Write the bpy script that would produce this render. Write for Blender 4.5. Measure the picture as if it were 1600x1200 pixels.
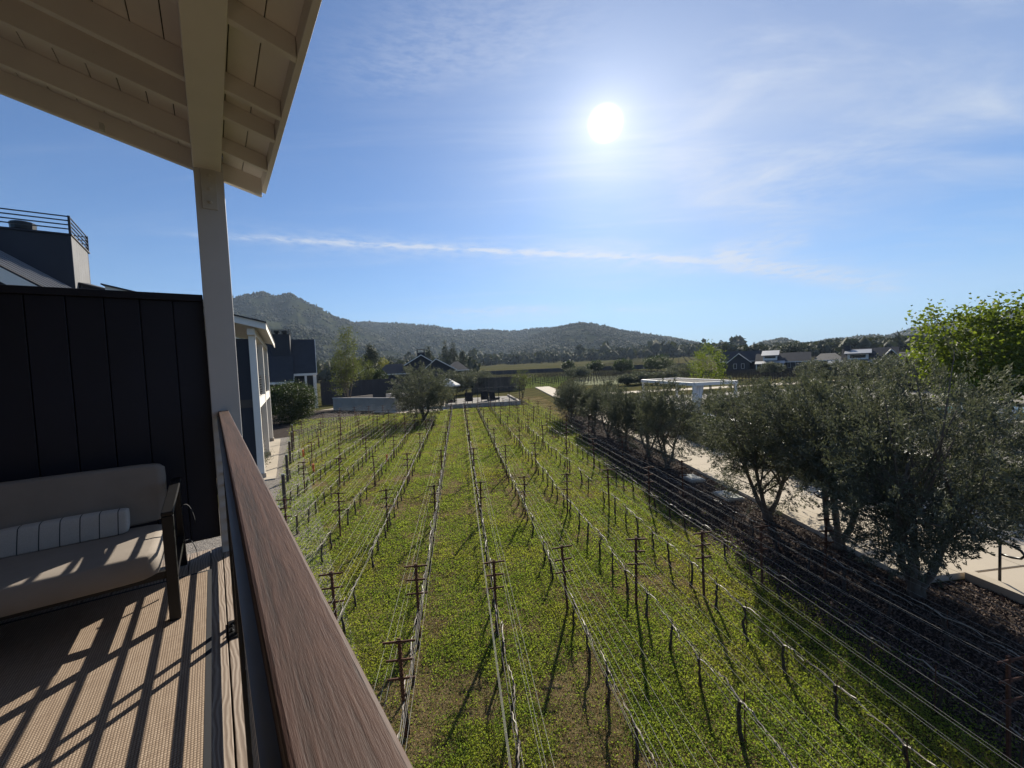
import bpy, math, random
import numpy as np
from mathutils import Matrix, Vector

for _o in list(bpy.data.objects):
    bpy.data.objects.remove(_o)
random.seed(7)
rng = np.random.default_rng(11)
col = bpy.context.scene.collection
sc = bpy.context.scene
rad = math.radians

# ------------------------------------------------------------------ camera
FPX, PITCH, ROLL, EYE = 648.0, rad(2.52), rad(2.51), 5.1
_f = np.array([0, math.cos(PITCH), -math.sin(PITCH)])
_r0 = np.array([1.0, 0, 0]); _u0 = np.cross(_r0, _f)
_r = _r0 * math.cos(ROLL) - _u0 * math.sin(ROLL)
_u = _u0 * math.cos(ROLL) + _r0 * math.sin(ROLL)
CAM = np.array([0, 0, EYE])
cam = bpy.data.cameras.new('camera')
cam.sensor_width = 36.0
cam.lens = 36.0 * FPX / 1600.0
cam.clip_start = 0.05
cam.clip_end = 30000
camo = bpy.data.objects.new('camera', cam); col.objects.link(camo)
M = Matrix(((_r[0], _u[0], -_f[0], 0), (_r[1], _u[1], -_f[1], 0), (_r[2], _u[2], -_f[2], EYE), (0, 0, 0, 1)))
camo.matrix_world = M
sc.camera = camo

def ray(x, y):
    d = _f + _r * ((x - 800) / FPX) + _u * ((600 - y) / FPX)
    return d / np.linalg.norm(d)
def atz(x, y, z=0.0):
    d = ray(x, y); return CAM + d * ((z - EYE) / d[2])
def atr(x, y, r):
    """point on the pixel's ray at horizontal distance r"""
    d = ray(x, y); return CAM + d * (r / math.hypot(d[0], d[1]))

class Frame:
    """horizontal frame: a = metres along azimuth, l = metres to the right, z up"""
    def __init__(s, az, o=(0, 0, 0)):
        s.az = rad(az); s.o = np.array(o, float)
        s.ua = np.array([math.sin(s.az), math.cos(s.az), 0]); s.ul = np.array([math.cos(s.az), -math.sin(s.az), 0])
        s.rot = -s.az
    def __call__(s, a, l, z=0.0):
        return s.o + s.ua * a + s.ul * l + np.array([0, 0, z])
    def inv(s, p):
        q = np.asarray(p) - s.o; return float(q @ s.ua), float(q @ s.ul), float(q[2])
    def onplane(s, x, y, a):
        d = ray(x, y); t = ((s.o - CAM) @ s.ua + a) / (d @ s.ua); return CAM + d * t
    def onside(s, x, y, l):
        d = ray(x, y); t = ((s.o - CAM) @ s.ul + l) / (d @ s.ul); return CAM + d * t
RF = Frame(-35.8)      # balcony: along the railing
VF = Frame(-7.29)      # vineyard: along the rows

# ------------------------------------------------------------------ light
SUN_AZ, SUN_EL = rad(13.83), rad(28.47)
SUND = np.array([math.sin(SUN_AZ) * math.cos(SUN_EL), math.cos(SUN_AZ) * math.cos(SUN_EL), math.sin(SUN_EL)])
sl = bpy.data.lights.new('sun', 'SUN'); sl.energy = SUN_E = 5.0; sl.angle = rad(0.53); sl.color = (1.0, 0.92, 0.78)
so = bpy.data.objects.new('sun', sl); col.objects.link(so); so.location = (20, 60, 60)
so.rotation_euler = Vector(SUND).to_track_quat('Z', 'Y').to_euler()
sc.view_settings.view_transform = 'Standard'; sc.view_settings.look = 'None'
sc.view_settings.gamma = 1.0; sc.view_settings.use_curve_mapping = False
sc.view_settings.exposure = EXPOSURE = 0.92
sc.cycles.use_denoising = True
sc.cycles.max_bounces = 8; sc.cycles.diffuse_bounces = 4; sc.cycles.transparent_max_bounces = 8
sc.cycles.volume_bounces = 0; sc.cycles.sample_clamp_indirect = 6.0

class NT:
    """tiny node-tree helper"""
    def __init__(s, nt): s.nt = nt; s.n = nt.nodes; s.l = nt.links
    def node(s, t, **kw):
        n = s.n.new(t)
        for k, v in kw.items():
            if k.startswith('i_'):
                key = k[2:]; key = int(key) if key.isdigit() else key.replace('_', ' ')
                s.put(n.inputs[key], v)
            else: setattr(n, k, v)
        return n
    def put(s, sock, v):
        if hasattr(v, 'links') or isinstance(v, bpy.types.NodeSocket): s.l.new(v, sock)
        else:
            if sock.type == 'RGBA' and len(v) == 3: v = (*v, 1)
            sock.default_value = v
    def math(s, op, a, b=None, c=None, clamp=False):
        n = s.n.new('ShaderNodeMath'); n.operation = op; n.use_clamp = clamp
        for i, v in enumerate((a, b, c)):
            if v is not None: s.put(n.inputs[i], v)
        return n.outputs[0]
    def vmath(s, op, a, b=None, out=0):
        n = s.n.new('ShaderNodeVectorMath'); n.operation = op
        s.put(n.inputs[0], a)
        if b is not None: s.put(n.inputs[1], b)
        return n.outputs['Value' if op in ('DOT_PRODUCT', 'LENGTH', 'DISTANCE') else 'Vector']
    def ramp(s, fac, stops, interp='LINEAR'):
        n = s.n.new('ShaderNodeValToRGB'); n.color_ramp.interpolation = interp
        e = n.color_ramp.elements
        while len(e) < len(stops): e.new(0.5)
        for el, (p, c) in zip(e, stops):
            el.position = p; el.color = (*c, 1) if not isinstance(c, (int, float)) else (c, c, c, 1)
        s.put(n.inputs[0], fac); return n.outputs[0]
    def mix(s, fac, a, b, blend='MIX'):
        n = s.n.new('ShaderNodeMix'); n.data_type = 'RGBA'; n.blend_type = blend
        s.put(n.inputs[0], fac); s.put(n.inputs[6], a); s.put(n.inputs[7], b); return n.outputs[2]
    def noise(s, vec, scale, detail=4, rough=0.55, dist=0.0, out=0):
        n = s.n.new('ShaderNodeTexNoise'); n.inputs['Scale'].default_value = scale
        n.inputs['Detail'].default_value = detail; n.inputs['Roughness'].default_value = rough; n.inputs['Distortion'].default_value = dist
        if vec is not None: s.l.new(vec, n.inputs['Vector'])
        return n.outputs[out]
    def mapping(s, vec, scale=(1, 1, 1), rot=(0, 0, 0), loc=(0, 0, 0)):
        n = s.n.new('ShaderNodeMapping'); n.inputs['Scale'].default_value = scale; n.inputs['Rotation'].default_value = rot; n.inputs['Location'].default_value = loc
        s.l.new(vec, n.inputs['Vector']); return n.outputs[0]
    def smooth(s, v, lo, hi):
        n = s.n.new('ShaderNodeMapRange'); n.interpolation_type = 'SMOOTHSTEP'
        s.put(n.inputs[0], v); n.inputs[1].default_value = lo; n.inputs[2].default_value = hi; return n.outputs[0]

world = bpy.data.worlds.new('World'); sc.world = world; world.use_nodes = True
W = NT(world.node_tree)
for n in list(W.n): W.n.remove(n)
SKY_STRENGTH = 0.05
sky = W.node('ShaderNodeTexSky', sky_type='NISHITA', sun_disc=False, sun_elevation=SUN_EL, sun_rotation=SUN_AZ, altitude=100, air_density=1.0, dust_density=0.15, ozone_density=3.0)
D = W.node('ShaderNodeTexCoord').outputs['Generated']
sep = W.node('ShaderNodeSeparateXYZ'); W.l.new(D, sep.inputs[0])
cosang = W.vmath('DOT_PRODUCT', D, tuple(SUND))
ang = W.math('MULTIPLY', W.math('ARCCOSINE', W.math('MINIMUM', cosang, 0.99999)), 180 / math.pi)
# thin cirrus: the view direction meets a flat cloud sheet
zc = W.math('MAXIMUM', W.math('ADD', sep.outputs[2], 0.06), 0.03)
px = W.math('DIVIDE', sep.outputs[0], zc); py = W.math('DIVIDE', sep.outputs[1], zc)
cmb = W.node('ShaderNodeCombineXYZ'); W.l.new(px, cmb.inputs[0]); W.l.new(py, cmb.inputs[1])
wisp = W.noise(W.mapping(cmb.outputs[0], scale=(0.7, 1.7, 1), rot=(0, 0, rad(38))), 1.1, 6, 0.62, 0.9)
wisp2 = W.noise(W.mapping(cmb.outputs[0], scale=(0.5, 2.6, 1), rot=(0, 0, rad(-8)), loc=(3, 1, 0)), 0.9, 5, 0.62, 0.5)
veil = W.noise(W.mapping(cmb.outputs[0], loc=(1.3, 4.2, 0)), 0.55, 3, 0.5)
side = W.smooth(sep.outputs[0], -0.35, 0.3)
up = W.smooth(sep.outputs[2], 0.06, 0.3)
c1 = W.math('MULTIPLY', W.smooth(wisp, 0.42, 0.95), W.math('MULTIPLY', W.math('ADD', W.math('MULTIPLY', side, 0.75), 0.1), up))
c2 = W.math('MULTIPLY', W.math('MULTIPLY', W.smooth(wisp2, 0.52, 0.80), 0.42), W.smooth(sep.outputs[2], 0.02, 0.12))
c3 = W.math('MULTIPLY', W.math('MULTIPLY', W.smooth(veil, 0.30, 0.75), 0.42), W.math('MULTIPLY', side, up))
cloud = W.math('ADD', W.math('ADD', c1, W.math('MULTIPLY', c2, 0.45)), c3, clamp=True)
WOB = W.math('SUBTRACT', W.noise(D, 7.0, 3, 0.5), 0.5)
BRK = W.smooth(W.noise(W.mapping(D, scale=(3, 3, 14)), 9.0, 5, 0.65), 0.25, 0.7)
def streak(p, q, w, amp, fade=0.12):
    a, b = ray(*p), ray(*q); n = np.cross(a, b); n /= np.linalg.norm(n); t = b - a; ln = np.linalg.norm(t); t /= ln
    wob = W.math('MULTIPLY', WOB, w * 1.3)
    d = W.math('DIVIDE', W.math('ADD', W.vmath('DOT_PRODUCT', D, tuple(n)), wob), w)
    g = W.math('EXPONENT', W.math('MULTIPLY', W.math('MULTIPLY', d, d), -1.0))
    s = W.math('DIVIDE', W.math('SUBTRACT', W.vmath('DOT_PRODUCT', D, tuple(t)), float(a @ t)), float(ln))
    m = W.math('MULTIPLY', W.smooth(s, -fade, fade), W.math('SUBTRACT', 1.0, W.smooth(s, 1 - fade, 1 + fade)))
    return W.math('MULTIPLY', W.math('MULTIPLY', W.math('MULTIPLY', g, m), amp), BRK)
for args in (((350, 370), (1150, 410), 0.0055, 1.0), ((400, 372), (1420, 430), 0.024, 0.40), ((1120, 406), (1400, 450), 0.016, 0.8),
             ((1120, 398), (1260, 372), 0.018, 0.45), ((690, 486), (890, 482), 0.0095, 0.55, 0.25), ((955, 483), (1035, 484), 0.005, 0.5, 0.3), ((600, 500), (860, 492), 0.012, 0.25, 0.3), ((560, 70), (900, 10), 0.06, 0.20, 0.4), ((1150, 330), (1420, 235), 0.06, 0.24, 0.4), ((520, 120), (800, 90), 0.04, 0.14, 0.4)):
    cloud = W.math('ADD', cloud, streak(*args), clamp=True)
lowsun = W.math('EXPONENT', W.math('MULTIPLY', ang, -1 / 26.0))
ccol = W.mix(W.math('MULTIPLY', lowsun, 1.0, clamp=True), (5.0, 6.1, 8.1), (8.9, 9.1, 9.6))
hor = W.math('MULTIPLY', W.math('EXPONENT', W.math('MULTIPLY', W.math('MAXIMUM', sep.outputs[2], 0.0), -1 / 0.11)), 0.85)
nish = W.mix(1.0, sky.outputs[0], (0.63, 0.89, 1.18), 'MULTIPLY')
base = W.mix(hor, nish, W.mix(lowsun, (2.5, 4.5, 7.7), (5.2, 6.6, 8.3)))
skyc = W.mix(W.math('MULTIPLY', cloud, 0.9), base, ccol)
# the sun seen through thin cirrus: over-exposed disc with a soft aureole
disc = W.math('MULTIPLY', W.math('SUBTRACT', 1.0, W.smooth(ang, 0.9, 2.2)), 20.0)
aur = W.math('ADD', W.math('MULTIPLY', W.math('EXPONENT', W.math('MULTIPLY', ang, -1 / 2.2)), 5.5), W.math('MULTIPLY', W.math('EXPONENT', W.math('MULTIPLY', ang, -1 / 12.0)), 4.2))
glow = W.math('ADD', disc, aur)
gcol = W.vmath('SCALE', (1.0, 0.90, 0.72)); gcol.node.inputs['Scale'].default_value = 1.0; W.l.new(glow, gcol.node.inputs['Scale'])
tot = W.vmath('ADD', skyc, gcol)
bg = W.node('ShaderNodeBackground'); W.l.new(tot, bg.inputs[0]); bg.inputs[1].default_value = SKY_STRENGTH
wo = W.node('ShaderNodeOutputWorld'); W.l.new(bg.outputs[0], wo.inputs[0])
world.cycles.sampling_method = 'MANUAL'; world.cycles.sample_map_resolution = 512
# ------------------------------------------------------------------ materials
MATS = {}
def mat(name):
    m = bpy.data.materials.new(name); m.use_nodes = True; t = NT(m.node_tree)
    for n in list(t.n): t.n.remove(n)
    MATS[name] = m
    out = t.node('ShaderNodeOutputMaterial')
    return m, t, out
def principled(t, out, **kw):
    b = t.node('ShaderNodeBsdfPrincipled')
    for k, v in kw.items(): t.put(b.inputs[k.replace('_', ' ')], v)
    t.l.new(b.outputs[0], out.inputs[0]); return b
def objco(t): return t.node('ShaderNodeTexCoord').outputs['Object']
def geopos(t): return t.node('ShaderNodeNewGeometry').outputs['Position']
def island(t): return t.node('ShaderNodeNewGeometry').outputs['Random Per Island']
def objrand(t): return t.node('ShaderNodeObjectInfo').outputs['Random']
def bump(t, h, strength=0.3, dist=0.01):
    b = t.node('ShaderNodeBump'); b.inputs['Strength'].default_value = strength; b.inputs['Distance'].default_value = dist
    t.l.new(h, b.inputs['Height']); return b.outputs[0]

def simple(name, c, rough=0.6, var=0.15, scale=3.0, metallic=0.0, bumpv=0.15, bdist=0.003, bscale=60, spec=0.5, perobj=0.0):
    m, t, out = mat(name)
    co = objco(t)
    n = t.noise(co, scale, 6, 0.6)
    c = np.array(c)
    colr = t.ramp(n, [(0.25, tuple(c * (1 - var))), (0.75, tuple(np.minimum(c * (1 + var), 1)))])
    if perobj:
        rr = t.math('ADD', t.math('MULTIPLY', objrand(t), 2 * perobj), 1 - perobj)
        v = t.vmath('SCALE', colr); t.l.new(rr, v.node.inputs['Scale']); colr = v
    b = principled(t, out, Base_Color=colr, Roughness=rough, Metallic=metallic, Specular_IOR_Level=spec)
    if bumpv: t.l.new(bump(t, t.noise(co, bscale, 4), bumpv, bdist), b.inputs['Normal'])
    return m

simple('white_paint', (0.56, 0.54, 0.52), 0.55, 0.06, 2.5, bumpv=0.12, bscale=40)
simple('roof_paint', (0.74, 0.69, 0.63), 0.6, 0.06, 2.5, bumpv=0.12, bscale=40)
simple('chimney_board', (0.20, 0.20, 0.205), 0.8, 0.1, 1.0, bumpv=0.0, spec=0.1)
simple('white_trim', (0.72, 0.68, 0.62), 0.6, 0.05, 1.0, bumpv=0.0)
simple('navy_paint', (0.0085, 0.0095, 0.021), 0.6, 0.2, 2.0, bumpv=0.25, bscale=30, perobj=0.12)
simple('navy_siding', (0.016, 0.018, 0.027), 0.7, 0.18, 0.8, bumpv=0.0, perobj=0.1)
simple('roof_slate', (0.022, 0.023, 0.029), 0.75, 0.25, 1.2, bumpv=0.0, perobj=0.1)
simple('roof_metal', (0.20, 0.21, 0.23), 0.45, 0.1, 1.2, bumpv=0.0, metallic=0.2)
simple('black_metal', (0.014, 0.014, 0.016), 0.38, 0.2, 5.0, metallic=0.3, bumpv=0.08, bscale=120)
simple('bar_metal', (0.20, 0.20, 0.20), 0.42, 0.12, 5.0, metallic=0.55, bumpv=0.05, bscale=120)
simple('steel_plate', (0.52, 0.49, 0.44), 0.55, 0.1, 8.0, bumpv=0.1)
simple('cushion_taupe', (0.27, 0.235, 0.205), 0.95, 0.10, 4.0, bumpv=0.35, bscale=420, bdist=0.002, spec=0.2)
simple('concrete', (0.42, 0.40, 0.37), 0.85, 0.14, 1.3, bumpv=0.2, bscale=25, spec=0.06)
simple('concrete_grey', (0.38, 0.33, 0.27), 0.85, 0.14, 0.9, bumpv=0.2, bscale=25, perobj=0.1, spec=0.06)
simple('paving', (0.43, 0.375, 0.30), 0.85, 0.09, 0.7, bumpv=0.15, bscale=30, perobj=0.05, spec=0.06)
simple('terrace_stone', (0.21, 0.195, 0.175), 0.85, 0.08, 0.5, bumpv=0.0, perobj=0.07, spec=0.06)
simple('orange_plastic', (0.75, 0.17, 0.04), 0.5, 0.1, 9.0)
simple('wire', (0.34, 0.33, 0.30), 0.7, 0.1, 2.0, metallic=0.1, bumpv=0.0, spec=0.2)
simple('hose', (0.12, 0.11, 0.10), 0.75, 0.2, 2.0, bumpv=0.0, spec=0.15)
simple('cane', (0.24, 0.205, 0.165), 0.55, 0.25, 6.0, bumpv=0.3, bscale=70)
simple('vine_bark', (0.055, 0.042, 0.034), 0.9, 0.35, 14.0, bumpv=0.8, bscale=45, bdist=0.01)
simple('bark_olive', (0.13, 0.105, 0.082), 0.9, 0.35, 6.0, bumpv=0.9, bscale=22, bdist=0.02)
simple('bark_dark', (0.07, 0.058, 0.048), 0.9, 0.3, 5.0, bumpv=0.6, bscale=20, bdist=0.02)
simple('end_post_wood', (0.085, 0.062, 0.048), 0.85, 0.35, 5.0, bumpv=0.5, bscale=30)
simple('lid_plastic', (0.30, 0.31, 0.29), 0.7, 0.2, 6.0, bumpv=0.1, spec=0.1)
simple('lid_green', (0.12, 0.22, 0.19), 0.6, 0.12, 4.0, bumpv=0.1)
simple('fabric_white', (0.72, 0.71, 0.70), 0.9, 0.05, 2.0, bumpv=0.0)
simple('fabric_dark', (0.014, 0.015, 0.020), 0.9, 0.15, 2.0, bumpv=0.0)
simple('umbrella_cloth', (0.62, 0.60, 0.55), 0.9, 0.06, 2.0, bumpv=0.0)
simple('screen_blue', (0.45, 0.50, 0.80), 0.3, 0.05, 2.0, bumpv=0.0)
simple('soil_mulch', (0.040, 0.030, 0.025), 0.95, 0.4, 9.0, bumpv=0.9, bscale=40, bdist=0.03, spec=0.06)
simple('fence_wood', (0.085, 0.070, 0.058), 0.85, 0.25, 2.0, bumpv=0.2, perobj=0.2)

def rust():
    m, t, out = mat('rusty_steel'); co = objco(t)
    n = t.noise(co, 22, 6, 0.65)
    c = t.ramp(n, [(0.25, (0.045, 0.018, 0.012)), (0.5, (0.105, 0.042, 0.025)), (0.78, (0.17, 0.075, 0.04))])
    b = principled(t, out, Base_Color=c, Roughness=0.8, Metallic=0.15)
    t.l.new(bump(t, t.noise(co, 90, 4), 0.3, 0.003), b.inputs['Normal'])
rust()

def handrail_wood():
    m, t, out = mat('handrail_wood'); co = objco(t)
    warp = t.noise(t.mapping(co, scale=(1.5, 0.7, 1.5)), 1.2, 3, 0.5, 0.0, 1)
    sh = t.vmath('SCALE', warp); sh.node.inputs['Scale'].default_value = 0.014
    v = t.vmath('ADD', co, sh)
    g1 = t.noise(t.mapping(v, scale=(46, 1.1, 46)), 1.0, 5, 0.65, 0.3)
    g2 = t.noise(t.mapping(v, scale=(240, 14.0, 240)), 1.0, 4, 0.75)
    g3 = t.noise(co, 2.2, 4, 0.5)
    g4 = t.noise(t.mapping(v, scale=(120, 4.0, 120)), 1.0, 3, 0.6)
    h = t.math('ADD', t.math('MULTIPLY', g1, 0.5), t.math('ADD', t.math('MULTIPLY', g2, 0.32), t.math('MULTIPLY', g4, 0.22)))
    c = t.ramp(h, [(0.36, (0.014, 0.008, 0.006)), (0.46, (0.037, 0.018, 0.012)), (0.55, (0.060, 0.029, 0.020)), (0.70, (0.088, 0.046, 0.032))])
    c = t.mix(t.math('MULTIPLY', t.smooth(g3, 0.45, 0.7), 0.35), c, (0.066, 0.040, 0.031))
    pores = t.smooth(g4, 0.33, 0.40)
    c = t.mix(t.math('MULTIPLY', t.math('SUBTRACT', 1.0, pores), 0.55), c, (0.03, 0.018, 0.014))
    b = principled(t, out, Base_Color=c, Roughness=t.math('ADD', 0.5, t.math('MULTIPLY', g2, 0.3)), Specular_IOR_Level=0.28)
    t.l.new(bump(t, h, 0.55, 0.004), b.inputs['Normal'])
handrail_wood()

def deck_wood():
    m, t, out = mat('deck_wood'); co = objco(t)
    rnd = objrand(t)
    sh = t.node('ShaderNodeCombineXYZ'); t.l.new(t.math('MULTIPLY', rnd, 37.0), sh.inputs[1]); t.l.new(t.math('MULTIPLY', rnd, 11.0), sh.inputs[0])
    v = t.vmath('ADD', co, sh.outputs[0])
    warp = t.noise(t.mapping(v, scale=(3, 1.4, 3)), 1.5, 3, 0.5, 0, 1)
    s2 = t.vmath('SCALE', warp); s2.node.inputs['Scale'].default_value = 0.09
    v2 = t.vmath('ADD', v, s2)
    wv = t.node('ShaderNodeTexWave', wave_type='BANDS', bands_direction='X'); t.l.new(t.mapping(v2, scale=(14, 0.8, 14)), wv.inputs[0])
    wv.inputs['Scale'].default_value = 1.2; wv.inputs['Distortion'].default_value = 5.0; wv.inputs['Detail'].default_value = 3
    g = t.noise(t.mapping(v2, scale=(90, 3, 90)), 1, 4, 0.7)
    h = t.math('ADD', t.math('MULTIPLY', wv.outputs[1], 0.55), t.math('MULTIPLY', g, 0.5))
    c = t.ramp(h, [(0.2, (0.17, 0.125, 0.095)), (0.5, (0.235, 0.18, 0.14)), (0.85, (0.33, 0.27, 0.22))])
    b = principled(t, out, Base_Color=c, Roughness=0.75)
    t.l.new(bump(t, h, 0.4, 0.003), b.inputs['Normal'])
deck_wood()

def rug_mat():
    m, t, out = mat('woven_rug'); co = objco(t)
    sp = t.node('ShaderNodeSeparateXYZ'); t.l.new(co, sp.inputs[0])
    jit = t.math('MULTIPLY', t.math('SUBTRACT', t.noise(co, 14, 3), 0.5), 0.9)
    def threads(sock, period): return t.math('ABSOLUTE', t.math('SINE', t.math('ADD', t.math('MULTIPLY', sock, math.pi / period), jit)))
    wv = t.math('MULTIPLY', t.math('POWER', threads(sp.outputs[0], 0.0105), 0.6), t.math('POWER', threads(sp.outputs[1], 0.0130), 0.6))
    thr = t.noise(t.mapping(co, scale=(6, 150, 1)), 1.0, 3, 0.7); thr2 = t.noise(t.mapping(co, scale=(150, 5, 1)), 1.0, 3, 0.7)
    tone = t.math('ADD', t.math('MULTIPLY', thr, 0.5), t.math('MULTIPLY', thr2, 0.5))
    base = t.ramp(tone, [(0.32, (0.19, 0.135, 0.098)), (0.5, (0.33, 0.25, 0.185)), (0.68, (0.46, 0.37, 0.285))])
    c = t.mix(t.smooth(wv, 0.15, 0.75), (0.13, 0.092, 0.066), base)
    b = principled(t, out, Base_Color=c, Roughness=0.9, Specular_IOR_Level=0.25)
    t.l.new(bump(t, wv, 0.5, 0.003), b.inputs['Normal'])
rug_mat()

def pillow_mat():
    m, t, out = mat('pillow_stripe'); co = objco(t)
    sp = t.node('ShaderNodeSeparateXYZ'); t.l.new(co, sp.inputs[0])
    w = t.math('ABSOLUTE', t.math('SUBTRACT', t.math('FRACT', t.math('ADD', t.math('DIVIDE', sp.outputs[0], 0.092), 50.5)), 0.5))
    ln = t.math('SUBTRACT', 1.0, t.smooth(w, 0.02, 0.04))
    n = t.noise(co, 260, 3)
    c = t.mix(ln, t.ramp(n, [(0.3, (0.42, 0.40, 0.38)), (0.7, (0.54, 0.52, 0.49))]), (0.05, 0.055, 0.06))
    b = principled(t, out, Base_Color=c, Roughness=0.95, Specular_IOR_Level=0.2)
    t.l.new(bump(t, n, 0.3, 0.002), b.inputs['Normal'])
pillow_mat()

def leaf(name, c1, c2, trans=0.4, rough=0.45, tcol=None, spec=0.5, gloss=0.0):
    """foliage: colour varies leaf by leaf and clump by clump; light passes through"""
    m, t, out = mat(name)
    cl = t.noise(objco(t), 1.7, 3)
    f = t.math('ADD', t.math('MULTIPLY', island(t), 0.6), t.math('MULTIPLY', t.smooth(cl, 0.3, 0.7), 0.4))
    c = t.mix(f, c1, c2)
    b = t.node('ShaderNodeBsdfPrincipled'); t.l.new(c, b.inputs['Base Color']); b.inputs['Roughness'].default_value = rough; b.inputs['Specular IOR Level'].default_value = spec
    tr = t.node('ShaderNodeBsdfTranslucent'); t.l.new(t.mix(1.0, c, tcol or (1.5, 1.6, 0.6), 'MULTIPLY'), tr.inputs[0])
    mx = t.node('ShaderNodeMixShader'); mx.inputs[0].default_value = trans
    t.l.new(b.outputs[0], mx.inputs[1]); t.l.new(tr.outputs[0], mx.inputs[2]); t.l.new(mx.outputs[0], out.inputs[0])
leaf('olive_leaf', (0.042, 0.049, 0.033), (0.190, 0.196, 0.156), 0.24, 0.65, (1.1, 1.15, 0.7), 0.16)
leaf('maple_leaf', (0.052, 0.078, 0.014), (0.145, 0.170, 0.032), 0.46, 0.6, spec=0.2)
leaf('young_leaf', (0.050, 0.062, 0.022), (0.115, 0.125, 0.058), 0.36, 0.6, spec=0.2)
leaf('shrub_leaf', (0.018, 0.030, 0.010), (0.050, 0.068, 0.020), 0.28, 0.5, spec=0.3)
leaf('conifer_leaf', (0.022, 0.032, 0.020), (0.050, 0.062, 0.036), 0.15, 0.6)
leaf('yellow_leaf', (0.13, 0.13, 0.03), (0.20, 0.18, 0.05), 0.4, 0.5)
leaf('wood_leaf', (0.018, 0.023, 0.014), (0.070, 0.076, 0.046), 0.1, 0.8, spec=0.1)
leaf('dry_blade', (0.16, 0.10, 0.055), (0.42, 0.31, 0.19), 0.35, 0.7, (1.2, 1.1, 0.8), spec=0.2)

def grass_leaf():
    m, t, out = mat('grass_leaf')
    p = geopos(t)
    big = t.noise(p, 0.35, 4, 0.6); mid = t.noise(p, 2.0, 4, 0.6)
    f = t.math('ADD', t.math('MULTIPLY', island(t), 0.5), t.math('MULTIPLY', t.smooth(mid, 0.3, 0.7), 0.5))
    c = t.mix(f, (0.066, 0.124, 0.022), (0.222, 0.272, 0.062))
    c = t.mix(t.math('MULTIPLY', t.smooth(big, 0.46, 0.68), 0.4), c, (0.27, 0.235, 0.055))
    b = t.node('ShaderNodeBsdfPrincipled'); t.l.new(c, b.inputs['Base Color']); b.inputs['Roughness'].default_value = 0.6; b.inputs['Specular IOR Level'].default_value = 0.12
    tr = t.node('ShaderNodeBsdfTranslucent'); t.l.new(t.mix(1.0, c, (1.5, 1.45, 0.7), 'MULTIPLY'), tr.inputs[0])
    mx = t.node('ShaderNodeMixShader'); mx.inputs[0].default_value = 0.56
    t.l.new(b.outputs[0], mx.inputs[1]); t.l.new(tr.outputs[0], mx.inputs[2]); t.l.new(mx.outputs[0], out.inputs[0])
grass_leaf()

def ground_mat():
    """turf and dry thatch near by, field colours farther out"""
    m, t, out = mat('turf'); p = geopos(t)
    n1 = t.noise(p, 0.45, 5, 0.6); n2 = t.noise(p, 5.0, 6, 0.7); n3 = t.noise(p, 38, 4, 0.7)
    k = t.math('ADD', t.math('MULTIPLY', n1, 0.30), t.math('ADD', t.math('MULTIPLY', n2, 0.35), t.math('MULTIPLY', n3, 0.45)))
    c = t.ramp(k, [(0.40, (0.018, 0.018, 0.008)), (0.50, (0.055, 0.052, 0.020)), (0.60, (0.165, 0.128, 0.068)), (0.72, (0.33, 0.255, 0.155))])
    b = principled(t, out, Base_Color=c, Roughness=1.0, Specular_IOR_Level=0.0)
    t.l.new(bump(t, t.math('ADD', n2, t.math('MULTIPLY', n3, 0.5)), 0.9, 0.06), b.inputs['Normal'])
ground_mat()

def field_mat():
    m, t, out = mat('valley_ground'); p = geopos(t)
    n1 = t.noise(p, 0.012, 5, 0.6); n2 = t.noise(p, 0.3, 5, 0.7)
    wv = t.node('ShaderNodeTexWave', wave_type='BANDS', bands_direction='X'); t.l.new(t.mapping(p, rot=(0, 0, rad(24))), wv.inputs[0]); wv.inputs['Scale'].default_value = 0.13
    c = t.ramp(t.math('ADD', t.math('MULTIPLY', n1, 0.6), t.math('MULTIPLY', n2, 0.4)), [(0.35, (0.050, 0.056, 0.022)), (0.5, (0.080, 0.078, 0.034)), (0.65, (0.12, 0.10, 0.052))])
    c = t.mix(t.math('MULTIPLY', wv.outputs[1], 0.45), c, (0.055, 0.045, 0.028))
    principled(t, out, Base_Color=c, Roughness=1.0, Specular_IOR_Level=0.0)
field_mat()

def hill_mat():
    m, t, out = mat('hillside'); p = geopos(t)
    n1 = t.noise(p, 0.006, 6, 0.65); n2 = t.noise(p, 0.05, 6, 0.7)
    c = t.ramp(t.math('ADD', t.math('MULTIPLY', n1, 0.55), t.math('MULTIPLY', n2, 0.45)), [(0.40, (0.020, 0.026, 0.013)), (0.54, (0.036, 0.040, 0.020)), (0.68, (0.115, 0.110, 0.062))])
    b = principled(t, out, Base_Color=c, Roughness=1.0, Specular_IOR_Level=0.0)
    t.l.new(bump(t, n2, 1.0, 8.0), b.inputs['Normal'])
hill_mat()

def gravel_mat():
    m, t, out = mat('gravel'); p = geopos(t)
    v = t.node('ShaderNodeTexVoronoi'); t.l.new(p, v.inputs[0]); v.inputs['Scale'].default_value = 28
    c = t.ramp(v.outputs[1], [(0.0, (0.06, 0.052, 0.045)), (0.5, (0.15, 0.13, 0.11)), (1.0, (0.27, 0.24, 0.21))])
    b = principled(t, out, Base_Color=c, Roughness=0.9); t.l.new(bump(t, v.outputs[0], 0.8, 0.02), b.inputs['Normal'])
gravel_mat()

def water_mat():
    m, t, out = mat('pool_water'); p = geopos(t)
    b = principled(t, out, Base_Color=(0.10, 0.30, 0.42), Roughness=0.08)
    t.l.new(bump(t, t.noise(p, 3, 3), 0.15, 0.02), b.inputs['Normal'])
water_mat()
def glass_mat():
    m, t, out = mat('window_glass'); principled(t, out, Base_Color=(0.02, 0.024, 0.03), Roughness=0.08)
glass_mat()
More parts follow.
